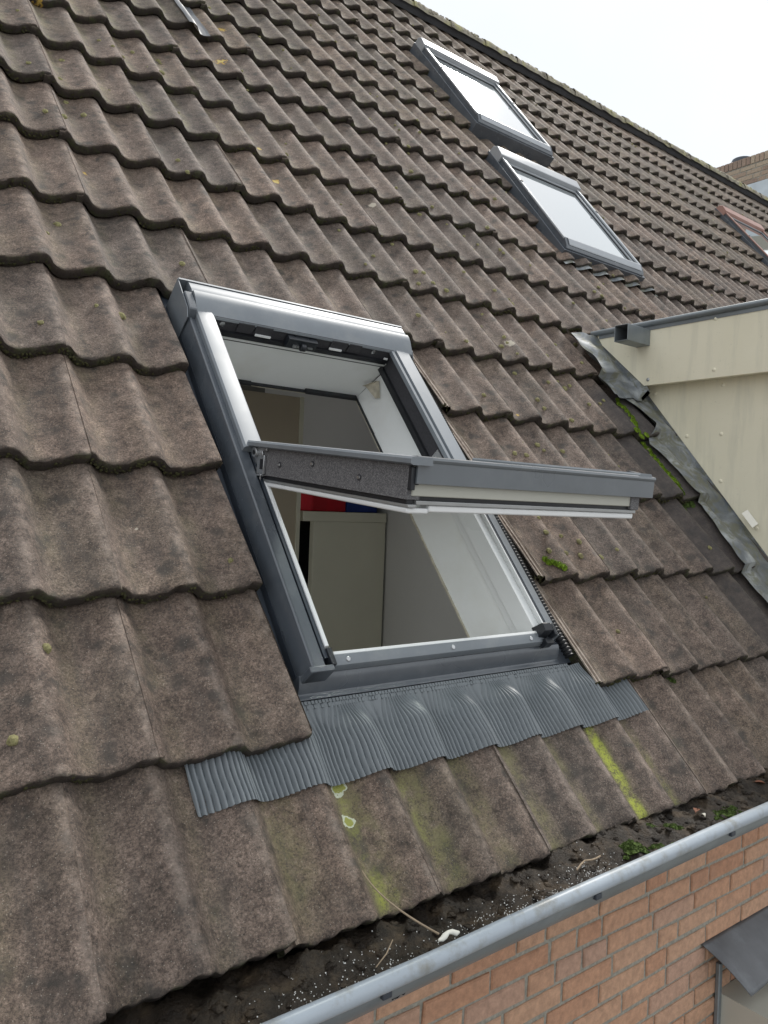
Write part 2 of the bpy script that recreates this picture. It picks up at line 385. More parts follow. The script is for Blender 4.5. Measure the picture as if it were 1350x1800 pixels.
ALG = [(.195, .24, .0, .25, .018, .52), (.205, .24, .0, .05, .014, .66), (.35, .39, .0, .24, .016, .50), (.355, .37, .0, .13, .009, .50), (.50, .53, .0, .25, .014, .34), (.655, .675, .0, .25, .012, .36), (.79, .81, .0, .25, .012, .30), (.968, .984, .0, .27, .0125, .95), (1.115, 1.125, .0, .22, .008, .55), (.05, .08, .1, .3, .02, .35)]
def algae(u, v, k):
    a = 0
    if k == 0:
        for (u0, u1, v0, v1, s, st) in ALG:
            d = max(u0-u, u-u1, 0); e = max(v0-v, v-v1, 0)
            a = max(a, st*math.exp(-(d/s)**2)*math.exp(-(e/.04)**2))
    x = u/WV - math.floor(u/WV)
    base = .13*math.exp(-((x-.36)/.13)**2)
    if k >= 8 and u < 1.6: base += .30*math.exp(-((x-.36)/.15)**2)*max(0, 1-abs(u-.3)/1.6)
    if k > 10 : base += .10
    return min(1, a+base)
def darkerf(u, v):  # tile colour gets darker towards the dormer
    if v > 1.62: return 0.0
    e = 2.0 + (.05 if v > 1.0 else -.02)*1
    d = (u - (2.03 if v > 1.35 else 1.95))/.04
    return max(0, min(1, .5+d*.5)) * .95

def roof_mesh():
    mb = MB(); A = {n: [] for n in ('ruv', 'rnd', 'edge', 'algae', 'darker', 'crest', 'fresh')}
    for k in range(NK):
        pk = parity(k)
        i = UMIN + ((UMIN + pk) % 2)
        while i < UMAX:
            ca, cb = i*WV, (i+2)*WV; i += 2
            if 1 <= k <= 4 and ca > .14 and cb < 1.06: continue          # tiles left out for the roof window
            if k < 6 and ca > 2.45: continue                             # behind the dormer
            rr = random.random()
            near = ca < 2.0 and k < 8
            nx = (24 if k == 0 and ca < 1.6 else 14 if near else 9)
            ys = [0.0, .006] + ([G*.12, G*.3, G*.5, G*.7, G*.88] if near or k == 0 else [G*.5]) + [G+LAP]
            if k == 5: ys = [0.0, .006, .062, .2, .3, G+LAP]
            if k == 0: ys = ys[:-1] + [.325, G+LAP]
            dz = random.gauss(0, .0012); dv = random.gauss(0, .0032); tw = random.gauss(0, .007); tl = random.gauss(0, .0035)
            cols = []
            for j in range(2*nx+1):
                x = j/nx
                cols.append((ca + x*WV, 0.0))
            cols = [(ca-.010, -.007)] + [(c, (-.007 if j == 0 else 0.0)*(1 if j == 0 else 0)) for j, (c, _) in enumerate(cols)]
            cols = [(ca-.010, -.009), (ca+.006, -.008)] + [(c, 0) for c, _ in cols[2:]] + [(cb+.008, 0), (cb+.011, -.003), (cb+.011, -.011)]
            def P(u, y, dw):
                v = k*G + y + dv + tw*(u-ca)
                uu = u if u < cb else u
                w = -STEP*y/G + AMP*prof(u/WV) + dz + tl*y + dw
                if u >= cb: w = -STEP*y/G + AMP*prof(min(u, cb+.011)/WV)*.6 + dz + tl*y + dw
                if k > 5: w += .004*sin(u*1.3+k)*.5
                return v, w
            rows = []
            f0 = -.031 if k else -.030
            chs = [(random.uniform(ca, cb), random.uniform(.003, .010), random.uniform(.002, .0055)) for _ in range(random.choice([0, 1, 1, 2, 3]))]
            chip = lambda u: sum(h_*math.exp(-((u-c_)/w_)**2) for c_, w_, h_ in chs)+.0018*math.sin(u*190+k*3)+.0015*math.sin(u*71+k)
            hdr = [(ys[0]+.012, f0, 1.0), (ys[0]+.001, f0, 1.0), (ys[0]-.001, f0*.5, 1.0), (ys[0]+.0005, -.004, .8), (ys[0]+.004, -.0008, .12)]
            allr = hdr + [(y+.006, 0, 0.0) if q == 0 else (y+.004, 0, 0.0) for q, y in enumerate(ys[1:])]
            n0 = len(mb.v)
            keep = []
            for (y, dw, ed) in allr:
                row = []
                for (u, du) in cols:
                    cth = chip(u) if ed > .5 else 0
                    v, w = P(u, y+cth, dw+du)
                    row.append(RW(u, v, w))
                    A['ruv'].append((u, v, w)); A['rnd'].append(rr); A['edge'].append(ed if k or dw > -.9 else ed*.4)
                    A['algae'].append(algae(u, v, k)*(1 if ed < .5 else .0)); A['darker'].append(darkerf(u, v))
                    x = u/WV - math.floor(u/WV); A['crest'].append(max(0, 1-min(abs(x-.02), abs(x-1.02))/.10)); A['fresh'].append(0.0)
                rows.append(row)
            R, Cn = len(rows), len(cols)
            for r in rows: mb.v += r
            for a in range(R-1):
                for c in range(Cn-1):
                    um = (cols[c][0]+cols[c+1][0])/2; vm = k*G + (allr[a][0]+allr[a+1][0])/2
                    if any(h[0] < um < h[1] and h[2] < vm < h[3] for h in HOLES): continue
                    if um > 2.40 and vm < 1.93: continue
                    if 1 <= k <= 4 and 1.0 < um < 1.081: continue
                    pass
                    if k == 0 and .165 < um < 1.035 and vm > .326: continue
                    mb.f.append((n0+a*Cn+c, n0+a*Cn+c+1, n0+(a+1)*Cn+c+1, n0+(a+1)*Cn+c)); mb.m.append(0)
    # bare interlock ribs on the tiles right of the window opening, cut flank on its left
    def strip(sect, v0, v1, k, fr):
        n0 = len(mb.v); rws = 7
        for a in range(rws):
            v = v0 + (v1-v0)*a/(rws-1); b = -STEP*(v-k*G)/G
            for (u, w, e) in sect:
                mb.v.append(RW(u + random.gauss(0, .0006), v, b + w + random.gauss(0, .0004))); A['ruv'].append((u, v, w)); A['rnd'].append(.5); A['edge'].append(e)
                A['algae'].append(.15); A['darker'].append(0); A['crest'].append(0); A['fresh'].append(fr if e < .5 else 0)
        Cn = len(sect)
        for a in range(rws-1):
            for c in range(Cn-1): mb.f.append((n0+a*Cn+c, n0+a*Cn+c+1, n0+(a+1)*Cn+c+1, n0+(a+1)*Cn+c)); mb.m.append(0)
    for k in (1, 2, 3, 4):
        strip([(1.054, -.060, 1), (1.052, -.0240, 1), (1.052, -.0225, 0), (1.0535, -.0205, 0), (1.058, -.0205, 0), (1.0595, -.0255, 0), (1.064, -.0255, 0), (1.0655, -.0195, 0), (1.070, -.0190, 0), (1.0715, -.0245, 0), (1.077, -.0235, 0), (1.0795, -.0175, 0), (1.084, -.0205, 0)], k*G+.004, (k+1)*G+.045, k, .85)  # outer flank blackened through the edge value, standing in for the shaded gap
        strip([(.161, -.004, 0), (.1615, -.012, 0), (.1613, -.024, 1)], k*G+.002, (k+1)*G+.03, k, .0)
    mb.attr = A
    return mb

import itertools
def px(x, y, w=0.0):                     # a helper to read where a pixel of the photograph meets the roof plane
    d = Vector(((x-675)/1357.127, (y-900)/1357.127, 1)); Rm = Matrix(Rc); dr = Rm.transposed() @ d
    c = Vector((-0.64069759, -0.11534139, 1.22988294)); k = (w-c.z)/dr.z; q = c + dr*k; return q.x, q.y
def px_tile(x, y):
    w = -.015
    for _ in range(12):
        u, v = px(x, y, w); w = .5*w+.5*surf(u, v)
    return u, v
for (x, y, r, kd) in [(485, 322, .016, 0), (455, 262, .012, 0), (345, 40, .03, 0), (388, 108, .028, 0), (390, 52, .02, 0), (895, 604, .020, 2), (654, 361, .016, 2), (148, 305, .008, 0), (910, 730, .008, 0), (65, 5, .02, 0), (612, 1443, .013, 1), (595, 1385, .016, 1), (240, 930, .004, 2)]:
    u, v = px_tile(x, y); LICHEN.append((u, v, r, kd))
TILE = tile_material()

# ------------------------------------------------------------------ the house
house = tag(empty('house', (0, .6, 0)), 'house with a steep brown tiled roof, three grey roof windows and an orange brick wall', 'house')
roof_o = roof_mesh().build('roof', TILE, house, smooth=42, noflip=True)
print('roof verts', len(roof_o.data.vertices))
def part(mb, name, m, parent, **kw): return mb.build(name, m, parent, **kw)

# roof deck under the tiles (with real openings) and back slope
mb = MB()
def deck_grid(holes, u0, u1, v0, v1, w):
    us = sorted({u0, u1, *[h[0] for h in holes], *[h[1] for h in holes]}); vs = sorted({v0, v1, *[h[2] for h in holes], *[h[3] for h in holes]})
    for a in range(len(us)-1):
        for c in range(len(vs)-1):
            um, vm = (us[a]+us[a+1])/2, (vs[c]+vs[c+1])/2
            if any(h[0] < um < h[1] and h[2] < vm < h[3] for h in holes): continue
            mb.quad(RW(us[a], vs[c], w), RW(us[a+1], vs[c], w), RW(us[a+1], vs[c+1], w), RW(us[a], vs[c+1], w))
WIN = (.262, .915, .49, 1.575)
deck_grid([WIN]+HOLES, -2.1, 13, .02, 6.1, -.095)
RV = 6.13
mb.quad(RW(-2.1, RV, -.05), RW(13, RV, -.05), Vector((13, 2*RV*CP+.2, Z0)), Vector((-2.1, 2*RV*CP+.2, Z0)))
part(mb, 'roof_deck', METD, house, noflip=True)

# ridge: capping tiles with moss, dark ventilation strip beneath
mb = MB(); mb.sweep([(6.06, -.03), (6.06, .002), (6.075, .03), (6.10, .04), (6.10, -.03)], -2, 12.6, RW, sub=1); part(mb, 'ridge_strip', RIDGED, house)
rd = MB()
x = -2.0
while x < 12.6:
    L = .40; rows = []
    for a in range(7):
        q = a/6; r = .092 + .012*(1-q); row = []
        for j in range(13):
            th = -.15 + (pi+.3)*j/12
            row.append(RW(x+q*(L+.03), 6.115, -.042) + Vector((0, -cos(th)*r*1.02, sin(th)*r*.78)) + Vector((0, 0, random.gauss(0, .0035))))
        rows.append(row)
    rd.grid(rows)
    x += L
for _ in range(900):
    x = random.uniform(1.5, 12.4); th = random.uniform(.1, 1.7); p = RW(x, 6.115, -.042)+Vector((0, -cos(th)*.096, sin(th)*.074)); r = random.uniform(.006, .022)
    q_ = 6; n_ = Vector((0, -cos(th), sin(th))); a_ = Vector((1, 0, 0)); b_ = n_.cross(a_)
    rd.grid([[p+(a_*cos(2*pi*j/q_)+b_*sin(2*pi*j/q_))*r*f*random.uniform(.7, 1.3)+n_*(h_*r) for j in range(q_)] for f, h_ in ((1, 0), (.75, .45), (.05, .6))], 0, close=True)
part(rd, 'ridge_tiles', RIDGE, house, smooth=50)

a_, b_ = px_tile(308, 8); c_, d_ = px_tile(372, 20); k_ = math.floor(b_/G)
rows = []
for a in range(9):
    rows.append([RW(a_+.11*c/14, (k_*G-.03)+.42*a/8*1.0, surf(a_+.11*c/14, max(k_*G, (k_*G-.03)+.42*a/8), k_)+.010+random.uniform(-.002, .002)) for c in range(15)])
mb = MB(); mb.grid(rows); part(mb, 'lead_patch', LEADD, house, smooth=60, noflip=True)

# ------------------------------------------------------------------ roof window builders
def ring(mbx, u0, u1, v0, v1, w0, w1, t, T=RW, m=0):
    mbx.box((u0, v0, w0), (u0+t, v1, w1), T, m); mbx.box((u1-t, v0, w0), (u1, v1, w1), T, m)
    mbx.box((u0+t, v0, w0), (u1-t, v0+t, w1), T, m); mbx.box((u0+t, v1-t, w0), (u1-t, v1, w1), T, m)

def sheet_on_tiles(u0, u1, v0, v1, lift, nu, nv, k, wav=None, ragged=0.0):
    rows = []
    for a in range(nv+1):
        row = []
        for c in range(nu+1):
            u = u0+(u1-u0)*c/nu; v = v0+(v1-v0)*a/nv
            if ragged and a == 0: v += ragged*random.uniform(-1, 1)
            w = surf(u, v, k)+lift
            if wav: w += wav(u, v)
            row.append(RW(u, v, w))
        rows.append(row)
    return rows

def closed_window(u0, u1, v0, v1, W, label, frame_m=METS, dark_m=METM, apron=True, blind=True):
    o = empty('roof_window', RW((u0+u1)/2, v0, 0), house); o['label'] = label
    mb = MB()                                   # dark side gutters and kerb
    ring(mb, u0-.015, u1+.015, v0-.022, v1+.022, -.09, W-.034, .012); part(mb, 'side_flashing', METM, o, bevel=.002)
    mb = MB()
    for (a, b) in ((u0, u0+.022), (u1-.022, u1)): mb.box((a, v0+.045, W-.011), (b, v1-.02, W), RW)
    part(mb, 'side_cover', frame_m, o, bevel=.003)
    mb = MB()
    for (a, b) in ((u0+.001, u0+.021), (u1-.021, u1-.001)): mb.box((a, v0+.045, -.05), (b, v1-.02, W-.0115), RW)
    part(mb, 'side_flank', METM, o)
    mb = MB(); mb.sweep([(v1-.10, W-.01), (v1-.092, W+.012), (v1-.02, W+.022), (v1+.01, W+.004), (v1+.03, -.05), (v1-.10, -.05)], u0-.012, u1+.012, RW); part(mb, 'head_cover', frame_m, o, bevel=.003)
    mb = MB(); mb.sweep([(v0-.005, -.045), (v0-.012, W-.028), (v0+.002, W-.016), (v0+.05, W+.002), (v0+.062, W-.006), (v0+.062, -.045)], u0+.002, u1-.002, RW); part(mb, 'bottom_rail', dark_m, o, bevel=.002)
    mb = MB(); mb.sweep([(v0+.004, W-.0125), (v0+.012, W-.0105), (v0+.048, W+.0045), (v0+.040, W+.0045), (v0+.008, W-.0085)], u0+.024, u1-.024, RW); part(mb, 'rail_cover', METS if dark_m is METM else dark_m, o)
    mb = MB(); ring(mb, u0+.0225, u1-.0225, v0+.0625, v1-.10, -.03, W-.014, .02); part(mb, 'sash_frame', METS, o, bevel=.002)
    mb = MB(); ring(mb, u0+.043, u1-.043, v0+.083, v1-.121, -.02, W-.019, .008); part(mb, 'gasket', BLACK, o)
    mb = MB(); mb.box((u0+.044, v0+.084, W-.034), (u1-.044, v1-.122, W-.022), RW); part(mb, 'pane', PANE, o)
    mb = MB(); ring(mb, u0+.044, u1-.044, v0+.084, v1-.122, -.30, -.031, .012); part(mb, 'lining', WHITE, o)
    if blind:
        mb = MB(); mb.quad(RW(u0+.06, v0+.08, -.11), RW(u1-.06, v0+.08, -.11), RW(u1-.06, v1-.20, -.11), RW(u0+.06, v1-.20, -.11)); part(mb, 'blind', BLIND, o, noflip=True)
    mb = MB(); mb.box((u0+.05, v0+.07, -.33), (u1-.05, v1-.11, -.301), RW); part(mb, 'backing', SPECKD, o)
    mb = MB()
    for uu in (u0+.002, u1-.020): mb.box((uu, (v0+v1)/2+.12, W+.0005), (uu+.018, (v0+v1)/2+.128, W+.004), RW)
    part(mb, 'cover_joint', BLACK, o)
    if apron:
        mb = MB(); k = math.floor((v0-.08)/G)
        mb.grid(sheet_on_tiles(u0-.03, u1+.13, v0-.105, v0-.01, .011, 70, 4, k, lambda u, v: .008+max(0, (v-v0+.03))*.5)); part(mb, 'apron', LEAD, o, smooth=60, noflip=True)
    return o
closed_window(2.72, 3.43, 4.03, 5.02, .065, 'upper of the two stacked closed roof windows, glass reflecting white sky', dark_m=METM, blind=True, apron=False)
closed_window(2.68, 3.40, 2.775, 3.70, .034, 'lower of the two stacked closed roof windows, above the dormer corner')
closed_window(6.46, 7.2, 3.62, 4.80, .035, 'red-brown framed roof window at the right edge', frame_m=REDF, blind=False)

# ------------------------------------------------------------------ the open roof window
win = empty('roof_window', RW(.59, .45, 0), house); win['label'] = 'large centre-pivot roof window with its sash swung open'
UL, UR, VB, VT = .203, .985, .462, 1.655          # outer covers
# channel sheets between covers and tiles
mb = MB()
mb.box((.150, .40, -.072), (.2605, 1.72, -.066), RW); mb.box((.9165, .425, -.072), (1.085, 1.72, -.066), RW)
mb.box((.2605, 1.576, -.072), (.9165, 1.76, -.066), RW)
part(mb, 'side_gutter', METD, win)
# outer side covers: slanting flank with its shade put into the metal colour, rounded shoulder, top
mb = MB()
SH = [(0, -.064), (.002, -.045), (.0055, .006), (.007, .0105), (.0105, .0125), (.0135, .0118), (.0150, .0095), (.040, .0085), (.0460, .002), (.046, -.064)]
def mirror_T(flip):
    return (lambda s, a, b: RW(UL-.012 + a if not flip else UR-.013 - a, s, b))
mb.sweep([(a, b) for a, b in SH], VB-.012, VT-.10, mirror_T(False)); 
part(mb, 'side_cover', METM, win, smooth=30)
mb = MB(); mb.box((UL-.0128, VB+.002, -.064), (UL-.0118, VT-.1, -.044), RW); part(mb, 'side_flashing', METD, win)
mb = MB()
mb.sweep([(0, -.064), (0, -.002), (.003, .007), (.006, .009), (.030, .009), (.032, .002), (.032, -.064)], VB+.012, VT-.10, mirror_T(True)); part(mb, 'side_cover', METL, win, smooth=35)
# upper wide covers
mb = MB()
mb.sweep([(UL+.012, .0105), (UL+.012, .021), (UL+.0165, .0265), (UL+.057, .0285), (UL+.0625, .0265), (UL+.0635, .010), (UL+.012, .006)], 1.045, VT-.115, lambda s, a, b: RW(a, s, b)); part(mb, 'upper_cover', METL, win, smooth=35)
mb = MB()
mb.sweep([(UR-.024, .0095), (UR-.024, .020), (UR-.029, .025), (UR-.080, .026), (UR-.082, .017), (UR-.088, .0165), (UR-.090, .024), (UR-.098, .022), (UR-.099, .009)], 1.03, VT-.115, lambda s, a, b: RW(a, s, b)); part(mb, 'upper_cover', METL, win, smooth=35)
# thin bright lip and frame stile, left and right (full length)
mb = MB(); mb.box((.238, VB+.02, -.06), (.2465, VT-.12, .006), RW); mb.box((.9352, VB+.02, -.06), (.9385, VT-.12, .0085), RW); part(mb, 'channel', METD, win)
mb = MB(); mb.box((.2472, VB+.045, -.055), (.2572, VT-.12, .0095), RW); part(mb, 'frame', WHITEF, win, bevel=.0015)
mb = MB(); mb.box((.2577, 1.05, -.055), (.2655, VT-.12, .024), RW); part(mb, 'frame_stile', METD, win)
# right frame: white in the lower half, speckled foam in the upper half
mb = MB(); mb.box((.902, VB+.035, -.06), (.935, 1.04, -.004), RW); mb.box((.928, VB+.035, -.004), (.935, 1.04, .0080), RW); part(mb, 'frame', WHITEF, win, bevel=.0015)
mb = MB(); mb.box((.898, 1.04, -.058), (.9015, 1.555, .0088), RW); part(mb, 'insulation_strip', SPECKD, win)
mb = MB(); mb.box((.887, 1.04, -.066), (.898, 1.555, -.047), RW); mb.box((.27, 1.519, -.030), (.887, 1.529, -.016), RW); part(mb, 'gasket', BLACK, win)
# head of the frame with foam, screws, catch and slots
mb = MB()
mb.box((.2660, 1.530, -.05), (.8975, 1.560, .024), RW); part(mb, 'head_frame', SPECKD, win)
mb = MB()
for (a, b) in ((.345, .395), (.40, .455), (.66, .72), (.725, .772)):
    mb.box((a, 1.5255, -.012), (b, 1.5298, .020), RW)
part(mb, 'insulation_block', SPECKD, win, bevel=.001)
mb = MB()
for (a, b) in ((.405, .455), (.66, .705), (.872, .886)):
    mb.box((a, 1.521, -.012), (b, 1.5252, -.006), RW)
part(mb, 'clip', WHITEF, win)
mb = MB(); mb.box((.505, 1.508, -.022), (.605, 1.5298, .012), RW)
mb.tube([RW(.55, 1.503, -.008), RW(.565, 1.503, -.008)], .012, 10); part(mb, 'catch_housing', BLACKP, win, bevel=.001)
mb = MB(); mb.box((.525, 1.503, -.014), (.548, 1.5075, -.006), RW); mb.box((.575, 1.503, -.010), (.592, 1.5075, -.006), RW); part(mb, 'catch', STEEL, win)
def screw(parent, p, n, r=.006, m=STEEL):
    n = Vector(n).normalized(); mbx = MB(); mbx.tube([p, p+n*.0012, p+n*.0022], [r, r, r*.8], 14)
    return part(mbx, 'screw', m, parent, smooth=40)
nd = RW(0, -1, 0)-RW(0, 0, 0); nw = RW(0, 0, 1)-RW(0, 0, 0)
for uu in (.300, .825): screw(win, RW(uu, 1.5298, .003), nd, .008)
# head cover (hood): rounded bright profile, end plates
HP = [(1.532, .010), (1.5265, .0165), (1.529, .0225), (1.545, .032), (1.572, .0425), (1.588, .0455), (1.600, .0445), (1.603, .038), (1.606, .0375), (1.612, .039), (1.640, .0365), (1.648, .033), (1.650, -.03), (1.60, -.03)]
mb = MB(); mb.sweep(HP, UL+.014, UR-.012, RW, sub=1); part(mb, 'head_cover', METL, win, smooth=30)
mb = MB()
mb.sweep([(1.515, -.064), (1.515, .016), (1.538, .030), (1.655, .0335), (1.655, -.064)], UL-.014, UL-.0115, RW); mb.sweep([(1.650, -.06), (1.650, .036), (1.656, .036), (1.656, -.06)], UL-.0115, UR-.006, RW)
mb.sweep([(1.515, -.04), (1.515, .016), (1.538, .028), (1.655, .0335), (1.655, -.04)], UR-.0105, UR-.0085, RW); part(mb, 'end_plate', METL, win)
mb = MB(); mb.sweep([(1.520, -.02), (1.520, .012), (1.532, .034), (1.560, .038), (1.60, .038), (1.60, -.02)], UL-.010, UL+.0135, RW); part(mb, 'end_cap', METM, win, bevel=.003)
screw(win, RW(UL-.001, 1.519, .006), nd, .005)
# white lining of the shaft, perpendicular to the slope, with black foil and raw edge
mb = MB()
def lin(a, b, c, d): mb.quad(a, b, c, d)
U0, U1, V0, V1 = .266, .912, .50, 1.530
D0, D1 = -.052, -.235
cor0 = [(U0, V0), (U1, V0), (U1, V1-.004), (U0, V1-.004)]; cor1 = [(U0-.01, V0-.03), (U1+.002, V0-.03), (U1+.002, V1+.045), (U0-.01, V1+.045)]
for i in range(4):
    a, b = cor0[i], cor0[(i+1) % 4]; c, d = cor1[(i+1) % 4], cor1[i]
    fine = 14
    w0 = D0 if i != 2 else -.030
    for q in range(2):
        r0, r1 = q/2, (q+1)/2
        L = lambda p, s, r, ww=w0: RW(p[0]+(s[0]-p[0])*r, p[1]+(s[1]-p[1])*r, ww+(D1-ww)*r)
        mb.quad(L(a, d, r0), L(b, c, r0), L(b, c, r1), L(a, d, r1))
part(mb, 'lining', WHITE, win, noflip=True)
# stepped inner frame edge of the right jamb and head (rebate lines)
mb = MB(); mb.box((.9085, .50, -.085), (.9115, 1.525, -.060), RW); part(mb, 'inner_rebate', WHITEF, win, bevel=.001)
mb = MB()
pts = [(.455, 1.568), (.50, 1.566), (.505, 1.572)]
mb.sweep([(1.5585, -.233), (1.5585, -.224), (1.5780, -.224), (1.5780, -.233)], .25, .50, RW)
mb.sweep([(1.5630, -.2345), (1.5630, -.229), (1.5780, -.229), (1.5780, -.2345)], .50, .70, RW)
mb.sweep([(1.5565, -.233), (1.5565, -.221), (1.5780, -.221), (1.5780, -.233)], .70, .905, RW)
mb.box((.906, 1.40, -.233), (.9135, 1.57, -.229), RW); mb.box((.9075, 1.30, -.2345), (.9135, 1.40, -.230), RW); mb.box((.905, 1.22, -.233), (.9135, 1.30, -.228), RW)
part(mb, 'vapour_foil', BLACK, win)
mb = MB()
n = 40
for i in range(n):                                # raw edge of the boards
    v = .47+(1.57-.47)*i/n; mb.box((.9095+random.uniform(-.001, .001), v, -.2395), (.923, v+(1.1/n)-.0004, -.2352+random.uniform(0, .0015)), RW)
for i in range(22):
    u = .26+.65*i/22; mb.box((u, 1.566+random.uniform(-.001, .001), -.2395), (u+.65/22-.0004, 1.590, -.2352+random.uniform(0, .0012)), RW)
part(mb, 'board_edge', PLASTER, win)
mb = MB(); a = RW(.912, 1.505, -.115); mb.poly([RW(.908, 1.535, -.115), RW(.907, 1.52, -.10), RW(.9075, 1.470, -.130), RW(.907, 1.487, -.150), RW(.890, 1.5405, -.150), RW(.875, 1.541, -.150)]); part(mb, 'sealant_patch', PLASTER, win, noflip=True)
# bottom of the frame: white inner edge, grey rail, dark lip, curved sheet, crimped seam
mb = MB(); mb.box((.2575, .490, -.055), (.930, .4975, .0005), RW); part(mb, 'frame', WHITEF, win, bevel=.001)
mb = MB(); mb.sweep([(.4895, -.050), (.4895, .0015), (.486, .002), (.468, -.006), (.4655, -.012), (.4655, -.05)], .252, .955, RW); part(mb, 'bottom_cover', METL, win, smooth=35)
for uu in (.300, .60, .870): screw(win, RW(uu, .478, -.0017), nw*.9-nd*-.35, .0055)
mb = MB()
prf = [(.4650, -.030)]
for i in range(9):
    q = i/8; prf.append((.4645-.030*q, -.0265-.026*q**1.7+.0))
prf += [(.4300, -.0535), (.4270, -.0525), (.4215, -.0530), (.4215, -.060), (.4650, -.060)]
mb.sweep(prf, .186, .990, RW); part(mb, 'bottom_flashing', METM, win, smooth=40)
mb = MB(); mb.box((UL-.012, .4500, -.06), (.250, .4635, .0128), RW); part(mb, 'corner_piece', METM, win, bevel=.002)
mb = MB(); mb.box((.2465, .462, -.012), (.2585, .502, .0135), RW); part(mb, 'end_cap', BLACKP, win, bevel=.0015)
# crimped seam
mb = MB(); u = .176
while u < 1.012:
    for r in range(2):
        mb.box((u+.004*r, .4105-.0095*r, -.060), (u+.0072+.004*r, .4185-.0095*r, -.0510-.0012*r+random.uniform(-.0004, .0004)), RW)
    u += .0086
part(mb, 'crimped_seam', APR, win, bevel=.0009)
# pleated apron following the tiles
PITCHP = .0098
def apron_mesh():
    nu, nv = 1300, 26; u0, u1, v0, v1 = -.078, 1.190, .243, .412; rows = []
    for a in range(nv+1):
        q = a/nv; row = []
        for c in range(nu+1):
            u = u0+(u1-u0)*c/nu
            v = v0+(v1-v0)*q
            x = u/WV - math.floor(u/WV)
            t_ = max(0, min(1, (v-.335)/.075)); t_ = t_*t_*(3-2*t_)
            sk = .016*t_*sin(2*pi*(x+.1)+.5*sin(u*17)) + .0011*sin(u*61)+.0008*sin(v*70+u*30)                                    # pleats fan out where the sheet is pulled over a crest
            ph = ((u+sk)/PITCHP) % 1
            am = .0042*(1-.45*t_)*(1-.5*math.exp(-((x-.10)/.10)**2)*math.exp(-((q-.72)/.22)**2))
            cor = am*(abs(sin(pi*ph))**.7*2-1.3)
            wt = surf(u, v, 0)+.0085
            flat = -.0585
            inside = max(0, min(1, (u-.13)/.06))*max(0, min(1, (1.07-u)/.06))
            w = wt + (max(wt, flat)*.0)
            t2 = t_*inside
            w = wt*(1-t2)+(flat+.004)*t2 + .0045*sin(pi*min(1, max(0, q)))*(1-t_)*inside - .003*(1-inside)
            w += .0022*sin(u*23)*sin(v*31)
            row.append(RW(u, v - .003*abs(sin(pi*(u/PITCHP)))*(1 if a == 0 else 0), w + cor + .001))
        rows.append(row)
    m_ = MB(); m_.grid(rows)
    return m_
part(apron_mesh(), 'pleated_apron', APR, win, smooth=70, noflip=True)
# ribbed black foam between right cover and tiles
mb = MB()
path, rad = [], []; s = .43; i = 0
while s < 1.66:
    path.append(RW(1.018+.0015*sin(s*20), s, -.034)); rad.append(.0105 if i % 2 else .0145); s += .0052; i += 1
mb.tube(path, rad, 12); part(mb, 'ribbed_foam_seal', BLACK, win, smooth=60)
# black corner bracket, lower right
mb = MB()
mb.hexa([RW(a_-.014, b_, c_) for a_, b_, c_ in ((.912, .478, -.01), (.944, .474, -.01), (.948, .505, -.01), (.914, .512, -.01), (.915, .481, .028), (.938, .478, .034), (.941, .500, .034), (.917, .505, .028))])
mb.box((.9345, .468, -.005), (.9445, .503, .026), RW); mb.box((.912, .455, -.02), (.940, .473, .006), RW)
part(mb, 'corner_bracket', BLACKP, win, bevel=.002)

# ------------------------------------------------------------------ the sash, swung out
TH = radians(45.3); HV, HW = 1.055, .036
def SW(a, s, h): return RW(a, HV - s*cos(TH) + h*sin(TH), HW + s*sin(TH) + h*cos(TH))
sash = MB()
# outer half stiles
sash.box((.243, .045, -.078), (.275, .590, -.014), SW); part(sash, 'sash_stile', SPECK, win, bevel=.001)
mb = MB(); mb.box((.915, .045, -.078), (.947, .595, -.012), SW); part(mb, 'sash_stile', SPECK, win, bevel=.001)
mb = MB()
mb.sweep([(.232, -.014), (.226, -.011), (.226, -.003), (.230, .001), (.276, .002), (.279, -.013)], -.018, .615, lambda s, a, b: SW(a, s, b)); part(mb, 'sash_side_cover', METL, win, smooth=35)
mb = MB()
mb.sweep([(.925, -.010), (.925, .005), (.929, .009), (.970, .009), (.975, .005), (.975, -.010)], .04, .603, lambda s, a, b: SW(a, s, b)); part(mb, 'sash_side_cover', METL, win, smooth=35)
# bottom rail: deep grey cladding with rounded top lip
mb = MB()
mb.sweep([(.575, .001), (.600, .003), (.607, .0015), (.609, -.003), (.607, -.007), (.605, -.009), (.605, -.047), (.601, -.048), (.600, -.010), (.575, -.006)], .252, .984, lambda a, s, h: SW(a, s, h)); part(mb, 'bottom_rail_cladding', MET, win, smooth=35)
mb = MB(); mb.box((.254, .560, -.071), (.942, .592, -.016), SW); part(mb, 'bottom_rail', simple('pale_lacquered_rail', (.50, .50, .44), .4, 0, .05, 10), win, bevel=.002)
mb = MB(); mb.box((.246, .560, -.0785), (.944, .588, -.0715), SW); mb.box((.246, .03, -.086), (.262, .588, -.0790), SW); mb.box((.262, .03, -.0785), (.268, .55, -.0735), SW); part(mb, 'gasket', BLACK, win)
mb = MB(); mb.box((.247, .02, -.0925), (.266, .593, -.0865), SW); mb.box((.266, .574, -.0865), (.940, .593, -.0790), SW); mb.box((.930, .02, -.0925), (.940, .574, -.0865), SW); part(mb, 'glazing_bead', ALU, win, bevel=.001)
mb = MB(); mb.box((.2485, .0, -.1035), (.300, .589, -.0930), SW); mb.box((.300, .545, -.1000), (.936, .590, -.0870), SW); mb.box((.885, .0, -.1035), (.936, .545, -.0930), SW)
